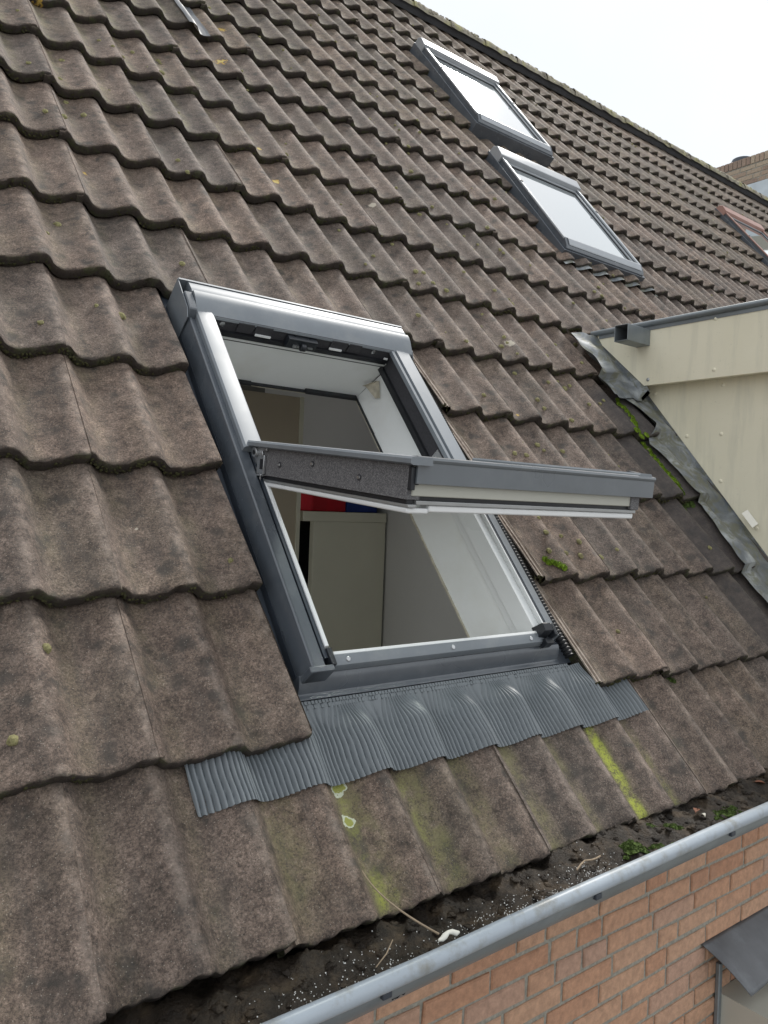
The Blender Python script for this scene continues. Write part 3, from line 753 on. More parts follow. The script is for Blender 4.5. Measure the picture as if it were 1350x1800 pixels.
# inner half, hanging into the room
mb.box((.272, -.57, -.1035), (.322, 0.0, -.020), SW); mb.box((.862, -.57, -.1035), (.905, 0.0, -.020), SW); mb.box((.322, -.57, -.1035), (.862, -.52, -.020), SW)
part(mb, 'sash_inner_frame', WHITEF, win, bevel=.003)
mb = MB(); mb.tube([SW(.33, -.545, -.125), SW(.86, -.545, -.125)], .010, 12); part(mb, 'ventilation_bar', WHITEF, win, smooth=40)
mb = MB(); mb.box((.301, -.519, -.060), (.884, .544, -.040), SW); part(mb, 'pane', GLASS, win)
# cladding end details on the right
mb = MB(); mb.hexa([SW(.951, .545, .0091), SW(.974, .545, .0091), SW(.974, .602, .0035), SW(.951, .602, .0035), SW(.953, .552, .0125), SW(.972, .552, .0125), SW(.972, .600, .006), SW(.953, .600, .006)]); part(mb, 'end_cap', BLACKP, win, bevel=.002)
mb = MB(); mb.box((.256, .592, -.050), (.262, .600, -.014), SW); mb.box((.243, .5905, -.060), (.2535, .600, -.018), SW); part(mb, 'corner_seal', BLACKP, win, bevel=.001)
for (s_, h_) in ((.125, -.048), (.265, -.036), (.440, -.050)):
    p = SW(.2428, s_, h_); mbx = MB()
    mbx.tube([p, p+Vector((-.0015, 0, 0))], [.0065, .0065], 14); part(mbx, 'screw', SPECKD, win)
    mbx = MB(); mbx.tube([p+Vector((-.0016, 0, 0)), p+Vector((-.004, 0, 0))], [.0038, .003], 12); part(mbx, 'screw', STEEL, win)
# pivot hinge hardware
mb = MB()
hp = SW(.238, .03, -.028)
mb.tube([SW(.2375, .025, -.030), SW(.2425, .025, -.030)], [.024, .024], 20); mb.tube([SW(.230, .020, -.026), SW(.2375, .020, -.026)], [.012, .012], 14)
mb.box((.236, -.01, -.020), (.2425, .07, -.012), SW); mb.box((.2355, .03, -.075), (.2425, .062, -.030), SW); mb.box((.231, .035, -.080), (.2425, .060, -.0755), SW)
part(mb, 'hinge', STEEL, win, bevel=.001)
mb = MB(); mb.tube([SW(.229, .020, -.026), SW(.2299, .020, -.026)], [.006, .006], 10); mb.box((.2350, .044, -.064), (.2353, .058, -.040), SW); part(mb, 'hinge_recess', BLACK, win)
mb = MB(); mb.tube([RW(.8975, 1.078, -.028), RW(.893, 1.078, -.028)], [.017, .015], 18); mb.box((.8955, 1.05, -.05), (.8975, 1.13, -.005), RW); part(mb, 'hinge', STEEL, win)

# ------------------------------------------------------------------ brick wall, gutter
WY = .225
def brick_wall(x0, x1, z0, z1, y, bl, bh, name, bm_, parent, depth=.02, facing='Y', gap=.011, cutfn=None, soldier=None):
    mbx = MB(); rn = []
    r = 0; z = z1
    while z > z0:
        x = x0 + random.uniform(-bl, 0)
        while x < x1:
            L = bl if random.random() > .22 else bl*.5
            a, b = max(x, x0)+gap/2, min(x+L, x1)-gap/2
            if b-a > .02 and not (cutfn and cutfn((a+b)/2, z-bh/2)):
                j = [random.uniform(-.0022, .0022) for _ in range(9)]
                rr = random.random(); ty = y+j[8]*.8
                zt, zb = z-gap/2, z-bh+gap/2; q = .0035
                F = (lambda X, Y, Z: Vector((X, Y, Z))) if facing == 'Y' else (lambda X, Y, Z: Vector((Y, X, Z)))
                pts = [F(a+j[0], ty+q, zb+j[1]), F(b+j[2], ty+q, zb+j[3]), F(b+j[4], ty+q, zt+j[5]), F(a+j[6], ty+q, zt+j[7])]
                ins = [F(a+q+j[0], ty, zb+q+j[1]), F(b-q+j[2], ty, zb+q+j[3]), F(b-q+j[4], ty, zt-q+j[5]), F(a+q+j[6], ty, zt-q+j[7])]
                bk = [p+F(0, .03, 0) for p in pts]
                n = len(mbx.v); mbx.v += bk+pts+ins
                for k in range(4):
                    k2 = (k+1) % 4
                    mbx.f.append((n+k, n+k2, n+4+k2, n+4+k)); mbx.f.append((n+4+k, n+4+k2, n+8+k2, n+8+k)); mbx.m += [0, 0]
                mbx.f.append((n+8, n+9, n+10, n+11)); mbx.m.append(0)
                rn += [rr]*12
            x += L
        z -= bh; r += 1
    mbx.attr = {'rnd': rn}
    return mbx.build(name, bm_, parent, smooth=30, noflip=True)
wall = MB(); wall.box((-2.1, WY+.006, 0), (13, WY+.3, Z0-.03)); wall_o = part(wall, 'wall', MORT, house)
brick_wall(-.5, 3.2, Z0-1.75, Z0-.08, WY, .213, .0605, 'bricks', BRICK, wall_o)
bw = MB()
GY, GZ = -.132, Z0-.006
def GF(u): return -.007+(u-.2)*.012          # fall of the gutter
gut = MB()
gp = []
for i in range(13):
    a = pi + pi*i/12
    gp.append((GY+.075 + .075*cos(a), GZ-.004+.072*sin(a)))

inner = [(GY+.075+.0725*cos(pi+pi*i/12), GZ-.004+.0695*sin(pi+pi*i/12)) for i in range(12, -1, -1)]
pr = gp[:7]+[(GY+.30, GZ-.075), (GY+.30, GZ-.072)]+inner[6:]
gut.sweep(pr, -1.6, 2.9, lambda u, a, b: Vector((u, a, b+GF(u))))
gutter = part(gut, 'gutter', ZINC, house, smooth=40)
mb = MB()
pth = [Vector((-1.6+4.5*i/90, GY+.0012*sin(i*.5), GZ+GF(-1.6+4.5*i/90)+.0010*sin(i*.31))) for i in range(91)]
mb.tube(pth, .0140, 18); part(mb, 'front_bead', GUT, gutter, smooth=60)
for (xx, yy) in ((665, 1735), (1035, 1580), (1272, 1473)):
    d = Vector(((xx-675)/1357.127, (yy-900)/1357.127, 1)); dd = ax*d.x - ay*d.y - az*d.z
    c = M.translation; k = (GY+.02-c.y)/dd.y; q = c+dd*k
    mb = MB(); mb.box((q.x-.009, GY-.004, GZ+GF(q.x)-.027), (q.x+.009, GY+.020, GZ+GF(q.x)-.0152)); part(mb, 'gutter_bracket', METD, gutter, bevel=.002)
mb = MB(); mb.box((-2.0, .085, Z0-.10), (2.32, WY+.02, Z0-.02)); part(mb, 'eaves_shadow_board', BLACK, house)  # added black filler standing in for the shadow under the eave tiles
# silt, moss and grit lying in the gutter
rows = []
def siltz(x, y):
    return GZ+GF(x)-.028 + .010*sin(x*9+1)*cos(y*31) + .006*sin(x*37+y*50) + .0035*sin(x*83-y*61) + .012*max(0, sin(x*2.1-.6))
for a in range(26):
    y = GY+.012+(.24)*a/25
    rows.append([Vector((x_, y, siltz(x_, y)+random.gauss(0, .0016))) for x_ in [-1.0+3.6*c/620 for c in range(621)]])
mb = MB(); mb.grid(rows)
def blob(mbx, c, r, h, n=(0, 0, 1), seg=7, rings=3, jit=.25):
    n = Vector(n).normalized(); a = n.orthogonal().normalized(); b = n.cross(a)
    rows = []
    for i in range(rings+1):
        th = (pi/2)*i/rings; rr = r*cos(th)*(1 if i else 1.0); hh = h*sin(th)
        rows.append([c + (a*cos(2*pi*j/seg)+b*sin(2*pi*j/seg))*rr*(1+random.uniform(-jit, jit)) + n*(hh*(1+random.uniform(-jit, jit)*.5)-.001) for j in range(seg)])
    mbx.grid(rows, 0, close=True)
for _ in range(900):
    x = random.uniform(-.5, 2.0); y = GY+.02+random.uniform(0, .14); r = random.choice([.002, .003, .004, .006, .010]); blob(mb, Vector((x, y, siltz(x, y)-.001)), r, r*.7, (random.uniform(-.3, .3), random.uniform(-.3, .3), 1), 7, 3, .4)
silt = part(mb, 'gutter_silt', MUD, None, smooth=180, noflip=True)
tag(silt, 'soaked black silt and rotted leaves filling the gutter', 'silt', kind='stuff')
def blob(mbx, c, r, h, n=(0, 0, 1), seg=7, rings=3, jit=.25):
    n = Vector(n).normalized(); a = n.orthogonal().normalized(); b = n.cross(a)
    rows = []
    for i in range(rings+1):
        th = (pi/2)*i/rings; rr = r*cos(th)*(1 if i else 1.0); hh = h*sin(th)
        rows.append([c + (a*cos(2*pi*j/seg)+b*sin(2*pi*j/seg))*rr*(1+random.uniform(-jit, jit)) + n*(hh*(1+random.uniform(-jit, jit)*.5)-.001) for j in range(seg)])
    mbx.grid(rows, 0, close=True)
mb = MB()
for _ in range(1100):
    c0 = random.choice([-.02, .03, .10, .14, .26, .38, .42, .52, .60, .66, .70]); x = random.gauss(c0, .045); y = GY+.03+abs(random.gauss(0, .04))
    if x > .9 or y > .02: continue
    r = random.uniform(.0005, .0014); blob(mb, Vector((x, y, siltz(x, y)+.001)), r, r*1.3, seg=5, rings=2)
tag(part(mb, 'white_grit', GLINT, None, noflip=True), 'tiny white grains scattered over the gutter silt', 'grit', kind='stuff')
def tuft(mbx, c, r, n, dens=1.0, hgt=.006):
    n = Vector(n).normalized(); a = n.orthogonal().normalized(); b = n.cross(a)
    for _ in range(int(70*dens)):
        q = sqrt(random.random())*r; th = random.uniform(0, 2*pi); p = c+(a*cos(th)+b*sin(th))*q + n*(r*.45*(1-(q/r)**2))
        d = (n+(a*random.uniform(-.8, .8)+b*random.uniform(-.8, .8))).normalized(); s_ = d.cross(n+Vector((.1, .2, .3))).normalized()*.0011
        L = hgt*random.uniform(.5, 1.1)
        mbx.poly([p-s_, p+s_, p+d*L])
def moss_thing(name, pts, m_, label, cat, hgt=.006, dens=1.0, group=None):
    mbx = MB()
    for (c, r, n) in pts:
        blob(mbx, Vector(c), r, r*.55, n, 11, 4, .3); tuft(mbx, Vector(c), r*1.05, n, dens, hgt)
    o = mbx.build(name, m_, None, smooth=60, noflip=True, loc=pts[0][0]); return tag(o, label, cat, group)
for i, (cx, cnt, lab) in enumerate([(.82, 9, 'dark green moss cushion in the gutter, leftmost near the tile edge'), (.92, 9, 'green moss clump in the middle of the gutter silt'), (1.14, 8, 'small green moss clump in the gutter towards the right')]):
    pl = []
    cs_ = [(random.gauss(cx, .028), GY+.03+random.uniform(0, .09)) for _ in range(4)]
    for _ in range(cnt*5):
        c0_ = random.choice(cs_); x = random.gauss(c0_[0], .008); y = min(GY+.14, max(GY+.022, random.gauss(c0_[1], .008))); pl.append((Vector((x, y, siltz(x, y)-.001)), random.uniform(.004, .011), (random.uniform(-.4, .4), random.uniform(-.5, .3), 1)))
    moss_thing('moss_clump', pl, MOSSG, lab, 'moss', .004, .8, 'moss clumps in the gutter')

# loose bits in the gutter
mb = MB()
rr_ = []
base_ = Vector((.215, GY+.019, GZ+.008)); pth = [base_+Vector((t_*.030, 0, .004*sin(t_*5))) for t_ in (-.45, -.2, 0, .25, .5, .8, 1.05)]
mb.tube(pth, [.002, .0042, .005, .0032, .004, .0048, .002], 10)
wl = mb.build('sealant_lump', SOLE, None, smooth=60, loc=base_); tag(wl, 'white lump of sealant on the gutter rim by the long straw', 'sealant lump')
p0 = RW(.345, .115, .000); mb = MB()
q0, q1 = px(637, 1530, .004), px(668, 1595, .02)
pa = RW(q0[0], q0[1], .003); pb = RW(q1[0], q1[1], .016); pc = Vector((.235, GY+.055, GZ-.012))
pth = []
for i in range(15):
    t_ = i/14; pth.append(pa*(1-t_)**2 + (pb+Vector((0, 0, .01)))*2*t_*(1-t_) + pc*t_**2)
mb.tube(pth, [.0010+.0010*i/14 for i in range(15)], 7); tag(mb.build('straw_stalk', TWIG, None, smooth=60, loc=pa), 'long curved straw stalk hanging from the tiles into the gutter', 'stalk')
mb = MB(); a_ = Vector((.10, GY+.05, GZ-.02)); mb.tube([a_, a_+Vector((.03, .012, .006)), a_+Vector((.058, .032, .010))], [.0009, .0012, .0008], 6); tag(mb.build('twig', TWIG, None, loc=a_), 'short thin twig lying on silt left of the white lump', 'twig')
mb = MB(); a_ = Vector((.62, GY+.075, GZ-.012)); mb.tube([a_+Vector((.02*i, .006*i*(1 if i < 3 else .6), .004*sin(i))) for i in range(6)], [.0018]*6, 6); tag(mb.build('twig', TWIG, None, loc=a_), 'brown crooked twig across the silt below the second mossy tile', 'twig')
def leaf(c, r, rot, m_, label):
    mbx = MB(); pts = []
    rows = []
    for i in range(5):
        t_ = i/4; wd = r*.5*sin(pi*min(.97, t_+.05)); rows.append([c+Vector((cos(rot)*(t_-.5)*2*r - sin(rot)*wd*s_, sin(rot)*(t_-.5)*2*r+cos(rot)*wd*s_, .004*abs(s_)+.003*sin(t_*4))) for s_ in (-1, 0, 1)])
    mbx.grid(rows); return tag(mbx.build('dead_leaf', m_, None, smooth=60, noflip=True, loc=c), label, 'leaf', 'dead leaves in the gutter')
leaf(Vector((1.10, GY+.10, GZ-.005)), .016, .4, LEAFR, 'rust brown dead leaf by the moss in the gutter'); leaf(Vector((1.085, GY+.075, GZ-.004)), .010, 1.0, SOLE, 'pale curled leaf in front of the rust brown leaf')
leaf(Vector((1.42, GY+.11, GZ-.002)), .015, 2.2, LEAFR, 'small red-brown dead leaf at the far right of the gutter')

# ------------------------------------------------------------------ dormer
dm = empty('dormer', (2.4, .3, Z0-.1), house)
ZT = Z0+1.532; ZB = Z0+1.265; DY = -.05
def slopeY(z): return (z-Z0)*CP/SP                 # where the tile plane is at height z
mb = MB(); mb.poly([(2.40, DY, Z0+.0), (2.40, slopeY(Z0)+.10, Z0), (2.40, slopeY(ZT)+.10, ZT-.01), (2.40, DY, ZT-.01)]); mb.quad((2.40, DY, Z0), (2.40, DY, ZT-.01), (5.4, DY, ZT-.01), (5.4, DY, Z0)); mb.poly([(5.4, DY, Z0), (5.4, DY, ZT-.01), (5.4, slopeY(ZT)+.1, ZT-.01), (5.4, .1, Z0)])
part(mb, 'cheek_panel', CREAM, dm, noflip=True)
mb = MB()
mb.poly([(2.33, DY-.1, ZB), (2.33, .995, ZB), (2.33, 1.288, ZT), (2.33, DY-.1, ZT)])
mb.quad((2.33, DY-.1, ZB), (2.33, .995, ZB), (2.399, .995, ZB+.006), (2.399, DY-.1, ZB+.006))
mb.quad((2.33, DY-.1, ZB), (2.33, DY-.1, ZT), (5.47, DY-.1, ZT), (5.47, DY-.1, ZB))
part(mb, 'fascia', CREAM, dm, noflip=True)
mb = MB(); mb.box((2.36, DY-.08, ZT-.009), (5.45, slopeY(ZT)+.16, ZT+.002)); part(mb, 'flat_roof', LEADD, dm)
mb = MB(); mb.tube([Vector((2.326, y_, ZT+.003)) for y_ in [DY-.1+(slopeY(ZT)+.02-DY+.1)*i/30 for i in range(31)]], .013, 12)
mb.box((2.327, DY-.1, ZT-.026), (2.3285, slopeY(ZT)-.02, ZT-.004)); part(mb, 'edge_trim', ZINC, dm, smooth=40)
# rectangular spout
mb = MB(); X0, X1 = 2.165, 2.329; y0, y1, z0, z1 = .972, 1.040, Z0+1.438, Z0+1.508; tt = .003
mb.box((X0, y0, z0), (X1, y0+tt, z1)); mb.box((X0, y1-tt, z0), (X1, y1, z1)); mb.box((X0, y0+tt, z0), (X1, y1-tt, z0+tt)); mb.box((X0, y0+tt, z1-tt), (X1, y1-tt, z1)); mb.box((X1-.03, y0+tt, z0+tt), (X1-.026, y1-tt, z1-tt), m=1)
part(mb, 'spout', [ZINC, BLACK], dm, bevel=.0015)
RV_ = [(2.33, .672, 1.506), (2.33, .670, 1.298), (2.33, .976, 1.290)]
RC_ = [(2.40, .983, 1.237), (2.40, .668, 1.244), (2.40, .821, 1.040), (2.40, .667, 1.041), (2.40, .661, .847), (2.40, .504, .659)]
for (x_, y_, z_) in RV_+RC_:
    mbx = MB(); blob(mbx, Vector((x_, y_, Z0+z_)), .0088, .005, (-1, 0, 0), 14, 4, 0); part(mbx, 'rivet', CREAM if (x_, y_) != (2.33, .976) else ALU, dm, smooth=60, noflip=True)
mb = MB(); mb.quad((2.3985, .62, Z0+.79), (2.3985, .655, Z0+.835), (2.3985, .59, Z0+.775), (2.3985, .56, Z0+.735)); 
# lead flashing: upstand against the cheek plus the sheet lying on the tiles
def lead_sheet(leftfn, v0, v1, lift, nv, right=2.398, up=-.012, nu=16):
    rows = []
    for a in range(nv+1):
        v = v0+(v1-v0)*a/nv; ul = leftfn(v); row = []
        for c in range(nu+1):
            q = c/nu; u = ul+(right-ul)*q
            k = math.floor(v/G); f = (v-k*G)/G
            s1 = -STEP*f; wv = AMP*prof(u/WV)*.55-.004
            w = (s1+wv)*(1-q**2)+(-.018)*q**2+lift*(1-.6*q)+.004*sin(v*17+q*4)*q+.0015*sin(v*51)
            if f < .06 and k > 0: w += STEP*0
            row.append(RW(u, v, w))
        row.append(RW(right, v, row_w(v)+up)); rows.append(row)
    return rows
def row_w(v): return .012
def lf_lower(v):
    pts_ = [(.30, 2.17), (.55, 2.19), (.72, 2.185), (.98, 2.225), (1.03, 2.205), (1.22, 2.205), (1.31, 2.185), (1.37, 2.225), (1.40, 2.265), (1.58, 2.205), (1.62, 2.20)]
    for (a, b), (c, d) in zip(pts_[:-1], pts_[1:]):
        if a <= v <= c: return b+(d-b)*(v-a)/(c-a)
    return pts_[0][1] if v < .3 else pts_[-1][1]
mb = MB(); mb.grid(lead_sheet(lf_lower, .0, 1.66, .022, 90)); part(mb, 'lead_flashing', LEAD, dm, smooth=60, noflip=True)
def lf_upper(v):
    pts_ = [(1.545, 2.10), (1.66, 2.118), (1.77, 2.105), (1.85, 2.10), (1.99, 2.115)]
    for (a, b), (c, d) in zip(pts_[:-1], pts_[1:]):
        if a <= v <= c: return b+(d-b)*(v-a)/(c-a)
    return 2.1
mb = MB(); rws = lead_sheet(lf_upper, 1.548, 1.985, .036, 30, right=2.335, up=.03)
for a, r in enumerate(rws):
    for c, p in enumerate(r): r[c] = p + nw*(.0035*sin(a*.55+c*.3)+.0025*sin(c*.6-a*.3)) + (RW(0, 1, 0)-RW(0, 0, 0))*(.03*(c/16)**2 if a == 0 else 0)
mb.grid(rws); o_ = part(mb, 'lead_apron', LEAD, dm, smooth=60, noflip=True)
mb = MB(); n_ = 6
mb.poly([Vector((2.3975, .72-.0, Z0+.80))]*0 or [RW(2.385, .905, .052), RW(2.385, .835, .052), RW(2.360, .828, .034), RW(2.360, .900, .034)]); part(mb, 'tape_remnant', SOLE, dm, noflip=True)

# moss along the cut tiles beside the dormer
def along(pxs, n, r0, r1, w):
    out = []
    for i in range(n):
        t_ = i/(n-1)*(len(pxs)-1); a = min(int(t_), len(pxs)-2); f = t_-a
        x = pxs[a][0]+(pxs[a+1][0]-pxs[a][0])*f; y = pxs[a][1]+(pxs[a+1][1]-pxs[a][1])*f
        u, v = px_tile(x+random.uniform(-2, 2), y+random.uniform(-2, 2)); out.append((RW(u, v, surf(u, v)-.001), random.uniform(r0, r1), nw))
    return out
moss_thing('moss_strip', along([(1085, 704), (1096, 716), (1107, 728), (1116, 742), (1120, 754)], 22, .009, .014, 0), MOSSB, 'bright green moss strip just below the crumpled lead flap', 'moss', .006, 1.4, 'bright moss strips beside the dormer')
moss_thing('moss_strip', along([(1120, 755), (1126, 768), (1131, 780)], 12, .011, .016, 0), MOSSB, 'thick bright moss tuft over the tile end, second from the top', 'moss', .006, 1.4, 'bright moss strips beside the dormer')
moss_thing('moss_strip', along([(1134, 784), (1142, 793), (1150, 802), (1158, 813)], 12, .008, .012, 0), MOSSB, 'short thin bright moss strip, third from the top', 'moss', .005, 1.2, 'bright moss strips beside the dormer')
moss_thing('moss_strip', along([(1162, 818), (1171, 828), (1180, 838), (1190, 850), (1202, 868)], 26, .008, .013, 0), MOSSB, 'long bright moss strip lowest beside the dormer flashing', 'moss', .006, 1.2, 'bright moss strips beside the dormer')
moss_thing('moss_clump', along([(1208, 884), (1218, 888)], 5, .012, .017, 0), MOSSG, 'dark green moss tuft under the tile edge near the lead flashing', 'moss', .006, 1.4)
moss_thing('moss_clump', along([(958, 985), (972, 990), (990, 996)], 7, .009, .013, 0), MOSSB, 'small leafy green tuft on the tile corner right of the open window', 'moss', .009, 1.0)
moss_thing('moss_clump', along([(1174, 1192), (1184, 1196)], 4, .006, .009, 0), MOSSG, 'dark moss tuft between tiles right of the pleated apron', 'moss', .005, 1.2)

# scattered round moss cushions on the tiles
PXM = [(105, 140), (110, 108), (52, 112), (80, 196), (116, 181), (193, 160), (282, 112), (148, 203), (112, 205), (82, 410), (73, 568), (213, 555), (102, 396), (83, 1139), (216, 99), (175, 72), (283, 131), (406, 985), (23, 1302),
       (736, 555), (785, 511), (848, 553), (870, 511), (900, 535), (892, 603), (882, 610), (910, 622), (905, 657), (960, 626), (976, 606), (1013, 608), (1023, 638), (964, 672), (981, 670), (957, 718), (945, 703), (1002, 678), (1005, 739), (945, 782), (905, 797), (1036, 711), (1061, 704), (1012, 606), (1055, 710), (1178, 769), (1140, 790),
       (947, 910), (960, 936), (1018, 952), (995, 972), (987, 942), (1021, 977), (965, 968), (1056, 980), (1085, 966), (1087, 1110), (1242, 1050), (1248, 963),
       (695, 220), (702, 228), (714, 265), (718, 270), (723, 302), (731, 478), (736, 499), (745, 480), (756, 506), (760, 364), (786, 395), (738, 378), (600, 360), (650, 210), (680, 250), (870, 350), (850, 410), (885, 445), (840, 430), (820, 600), (1008, 533), (1058, 520), (1052, 505), (1045, 513), (690, 430), (657, 450), (596, 405)]
mbm = MB()
for (x, y) in PXM:
    u, v = px_tile(x, y)
    r = random.uniform(.0075, .0135)*(1 if y < 900 else .8)
    blob(mbm, RW(u, v, surf(u, v)-.0008), r, r*.8, nw, 9, 4, .22); tuft(mbm, RW(u, v, surf(u, v)), r, nw, .35, .002)
for _ in range(760):
    u = random.uniform(-.7, 7.5); v = random.uniform(.9, 5.9)
    if random.random() > (.95 if u > .9 else .35): continue
    if .10 < u < 1.08 and v < 1.75: continue
    if u > 2.08 and v < 2.02: continue
    if any(h[0]-.12 < u < h[1]+.12 and h[2]-.1 < v < h[3]+.1 for h in HOLES): continue
    r = random.choice([.0035, .004, .005, .007, .009, .011])*random.uniform(.8, 1.2); blob(mbm, RW(u, v, surf(u, v)-.0008), r, r*.8, nw, 7, 3, .25)
tag(part(mbm, 'moss_cushions', MOSSD, None, smooth=60, noflip=True), 'small round olive moss cushions dotted over the tiles', 'moss', kind='stuff')
# ragged moss on tile ends
mbm = MB()
for z_ in range(15000):
    k = random.randint(1, 14) if z_ < 5000 else random.randint(1, 9); u = random.uniform(-.8, 5.5) if z_ < 5000 else random.uniform(-.7, 2.3)
    if k <= 5 and .1 < u < 1.03: continue
    if k < 6 and u > 2.2: continue
    if random.random() > .35+.65*(.5+.5*sin(u*3.1+k*2.2)): continue
    v = k*G+.001; w = AMP*prof(u/WV)-random.uniform(.012, .030)
    if any(h[0]-.04 < u < h[1]+.04 and h[2]-.04 < v < h[3]+.04 for h in HOLES): continue
    r = random.uniform(.0016, .0042); blob(mbm, RW(u, v+.001, w), r, r, -nd*-1, 6, 2, .35)
tag(part(mbm, 'edge_moss', simple('dark_edge_moss', (.062, .060, .022), .95, 0, .5, 120), None, smooth=60, noflip=True), 'ragged dark moss clinging under the front edges of the tiles', 'moss', kind='stuff')

# ------------------------------------------------------------------ low bay at the wall, bottom right
bay = empty('bay', (1.70, WY, Z0-2.5), house); bay['label'] = 'low cream bay with dark lead roof at bottom right'
mb = MB(); mb.box((1.716, -.75, Z0-2.6), (3.2, WY+.002, Z0-.80)); part(mb, 'side_panel', simple('pale_cream_panel', (.55, .54, .47), .5, 0, .06, 4), bay)
mb = MB(); mb.box((1.697, WY-.016, Z0-2.6), (1.7155, WY-.001, Z0-.70)); part(mb, 'corner_trim', ZINC, bay, bevel=.003)
rows = []
for a in range(15):
    q = a/14; row = []
    for c in range(31):
        u = 1.615+1.5*c/30; y = WY+.004-.135*q; z = Z0-.620-.085*q-.02*q*q + .004*sin(c*.9+a*.3)*q
        row.append(Vector((u+.05*q*(1 if c == 0 else .3), y, z)))
    rows.append(row)
mb = MB(); mb.grid(rows); lo = part(mb, 'lead_roof', LEADD, bay, smooth=60, noflip=True); sm = lo.modifiers.new('thickness', 'SOLIDIFY'); sm.thickness = .003
mb = MB(); mb.box((1.72, -.60, Z0-.97), (3.0, -.10, Z0-.93)); mb.tube([Vector((1.86, .04, Z0-.80)), Vector((2.5, .04, Z0-.80))], .03, 12); part(mb, 'lead_roll', LEADD, bay, smooth=50)
screw(bay, Vector((1.7155, .02, Z0-.92)), (-1, 0, 0), .006, METD)

# ------------------------------------------------------------------ chimney stack beyond the ridge
ch = tag(empty('chimney', (9.9, 4.6, Z0+2)), 'aged brick chimney stack with dark round cowl behind the ridge', 'chimney')
mb = MB(); mb.box((9.606, 3.6, Z0+3.0), (10.4, 4.93, Z0+5.62)); part(mb, 'core', MORT, ch)
brick_wall(3.6, 4.935, Z0+5.25, Z0+5.515, 9.6, .215, .066, 'bricks', BRICKC, ch, facing='X')
mbx = MB(); rn = []
y_ = 3.6
while y_ < 4.93:
    n_ = len(mbx.v); mbx.box((9.594, y_+.005, Z0+5.525), (9.72, y_+.056, Z0+5.632)); rn += [random.random()]*8; y_ += .062
mbx.attr = {'rnd': rn}; mbx.build('soldier_course', BRICKC, ch, noflip=True)
mb = MB(); mb.box((9.585, 3.6, Z0+4.2), (9.604, 4.60, Z0+5.245)); part(mb, 'zinc_flashing', simple('pale_zinc_apron', (.50, .55, .58), .4, .3, .15, 6), ch)
mb = MB(); mb.tube([Vector((9.95, 4.72, Z0+5.60)), Vector((9.95, 4.72, Z0+5.74)), Vector((9.95, 4.72, Z0+5.79))], [.14, .15, .13], 20); part(mb, 'cowl', METD, ch, smooth=40)

# ------------------------------------------------------------------ the room behind the open window
def structure(mbx, name, m_): o = mbx.build(name, m_, None, noflip=True); o['kind'] = 'structure'; return o
XW = 1.705; YB = 3.3
mb = MB(); mb.poly([(XW, .3, Z0-1.3), (XW, YB, Z0-1.3), (XW, YB, Z0+2.4), (XW, 2.2, Z0+2.4), (XW, .3, Z0+.20)]); structure(mb, 'wall_right', WALLM)
mb = MB(); mb.quad((-1.8, YB, Z0-1.3), (XW, YB, Z0-1.3), (XW, YB, Z0+2.4), (-1.8, YB, Z0+2.4)); structure(mb, 'wall_back', DIMWALL)
mb = MB(); mb.quad((-1.8, .3, Z0-1.3), (XW, .3, Z0-1.3), (XW, YB, Z0-1.3), (-1.8, YB, Z0-1.3)); structure(mb, 'floor', FLOORM)
mb = MB()
IW = -.245
us = [-1.8, .255, .925, XW]; vs = [.35, .455, 1.60, 3.1]
for a in range(3):
    for c in range(3):
        if a == 1 and c == 1: continue
        mb.quad(RW(us[a], vs[c], IW), RW(us[a+1], vs[c], IW), RW(us[a+1], vs[c+1], IW), RW(us[a], vs[c+1], IW))
zc = RW(0, 3.1, IW); mb.quad((-1.8, zc.y, zc.z), (XW, zc.y, zc.z), (XW, YB, zc.z), (-1.8, YB, zc.z))
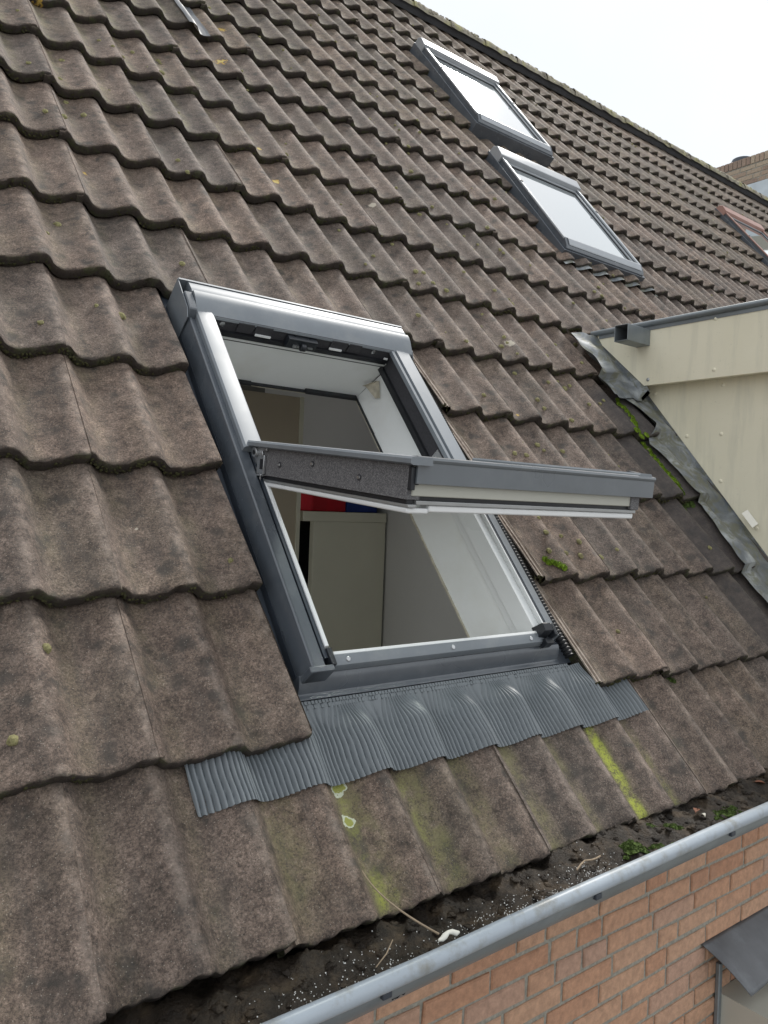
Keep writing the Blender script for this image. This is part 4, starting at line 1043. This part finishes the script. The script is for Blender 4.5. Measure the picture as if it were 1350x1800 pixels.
zb = RW(0, .35, IW); mb.quad((-1.8, zb.y, Z0-1.3), (XW, zb.y, Z0-1.3), (XW, zb.y, zb.z), (-1.8, zb.y, zb.z)); structure(mb, 'ceiling', WALLM)
cb = tag(empty('shelf_unit', (1.49, 2.0, Z0-1.3)), 'off-white box shelf unit inside the room, seen end on', 'shelf unit')
CX0, CX1, CY0, CY1, CZ = 1.276, 1.693, 1.995, 2.55, Z0+.655
mb = MB(); mb.box((CX0, CY0, Z0-1.29), (CX1, CY0+.035, CZ-.046)); part(mb, 'side_panel', CUP, cb, bevel=.001)
mb = MB(); mb.box((CX0-.09+.03, CY0-.002, CZ-.045), (CX1+.002, CY1, CZ)); part(mb, 'top_panel', CUP, cb, bevel=.001)
mb = MB(); mb.box((CX1-.02, CY0+.036, Z0-1.29), (CX1-.002, CY1, CZ-.046)); mb.box((CX0+.02, CY1-.03, Z0-1.29), (CX1-.021, CY1-.002, CZ-.046)); part(mb, 'back_panel', BLACK, cb)
mb = MB(); mb.box((CX0-.032, CY0+.12, Z0-1.29), (CX0-.004, CY0+.15, CZ-.046)); part(mb, 'front_stile', CUP, cb)
mb = MB(); mb.box((1.285, 2.03, CZ+.001), (1.475, 2.40, CZ+.16)); tag(part(mb, 'storage_box', REDB, None, bevel=.006, loc=(1.38, 2.2, CZ)), 'red fabric box on top of the shelf unit', 'box')
mb = MB(); mb.box((1.48, 2.03, CZ+.001), (1.665, 2.40, CZ+.15)); tag(part(mb, 'storage_box', BLUEB, None, bevel=.006, loc=(1.57, 2.2, CZ)), 'blue fabric box on top of the shelf unit', 'box')
dr = tag(empty('door', (.9, 2.0, Z0-1.3)), 'beige door leaf standing open inside the room', 'door')
mb = MB(); mb.box((.80, 2.0, Z0-1.29), (1.180, 2.04, Z0+1.17)); part(mb, 'leaf', DOORM, dr, bevel=.002)
mb = MB(); mb.box((1.1805, 1.995, Z0-1.29), (1.2, 2.045, Z0+1.172)); part(mb, 'edge_strip', CUP, dr)

# ------------------------------------------------------------------ ground
mb = MB(); mb.quad((-150, -150, 0), (150, -150, 0), (150, 150, 0), (-150, 150, 0)); structure(mb, 'ground', GROUND)
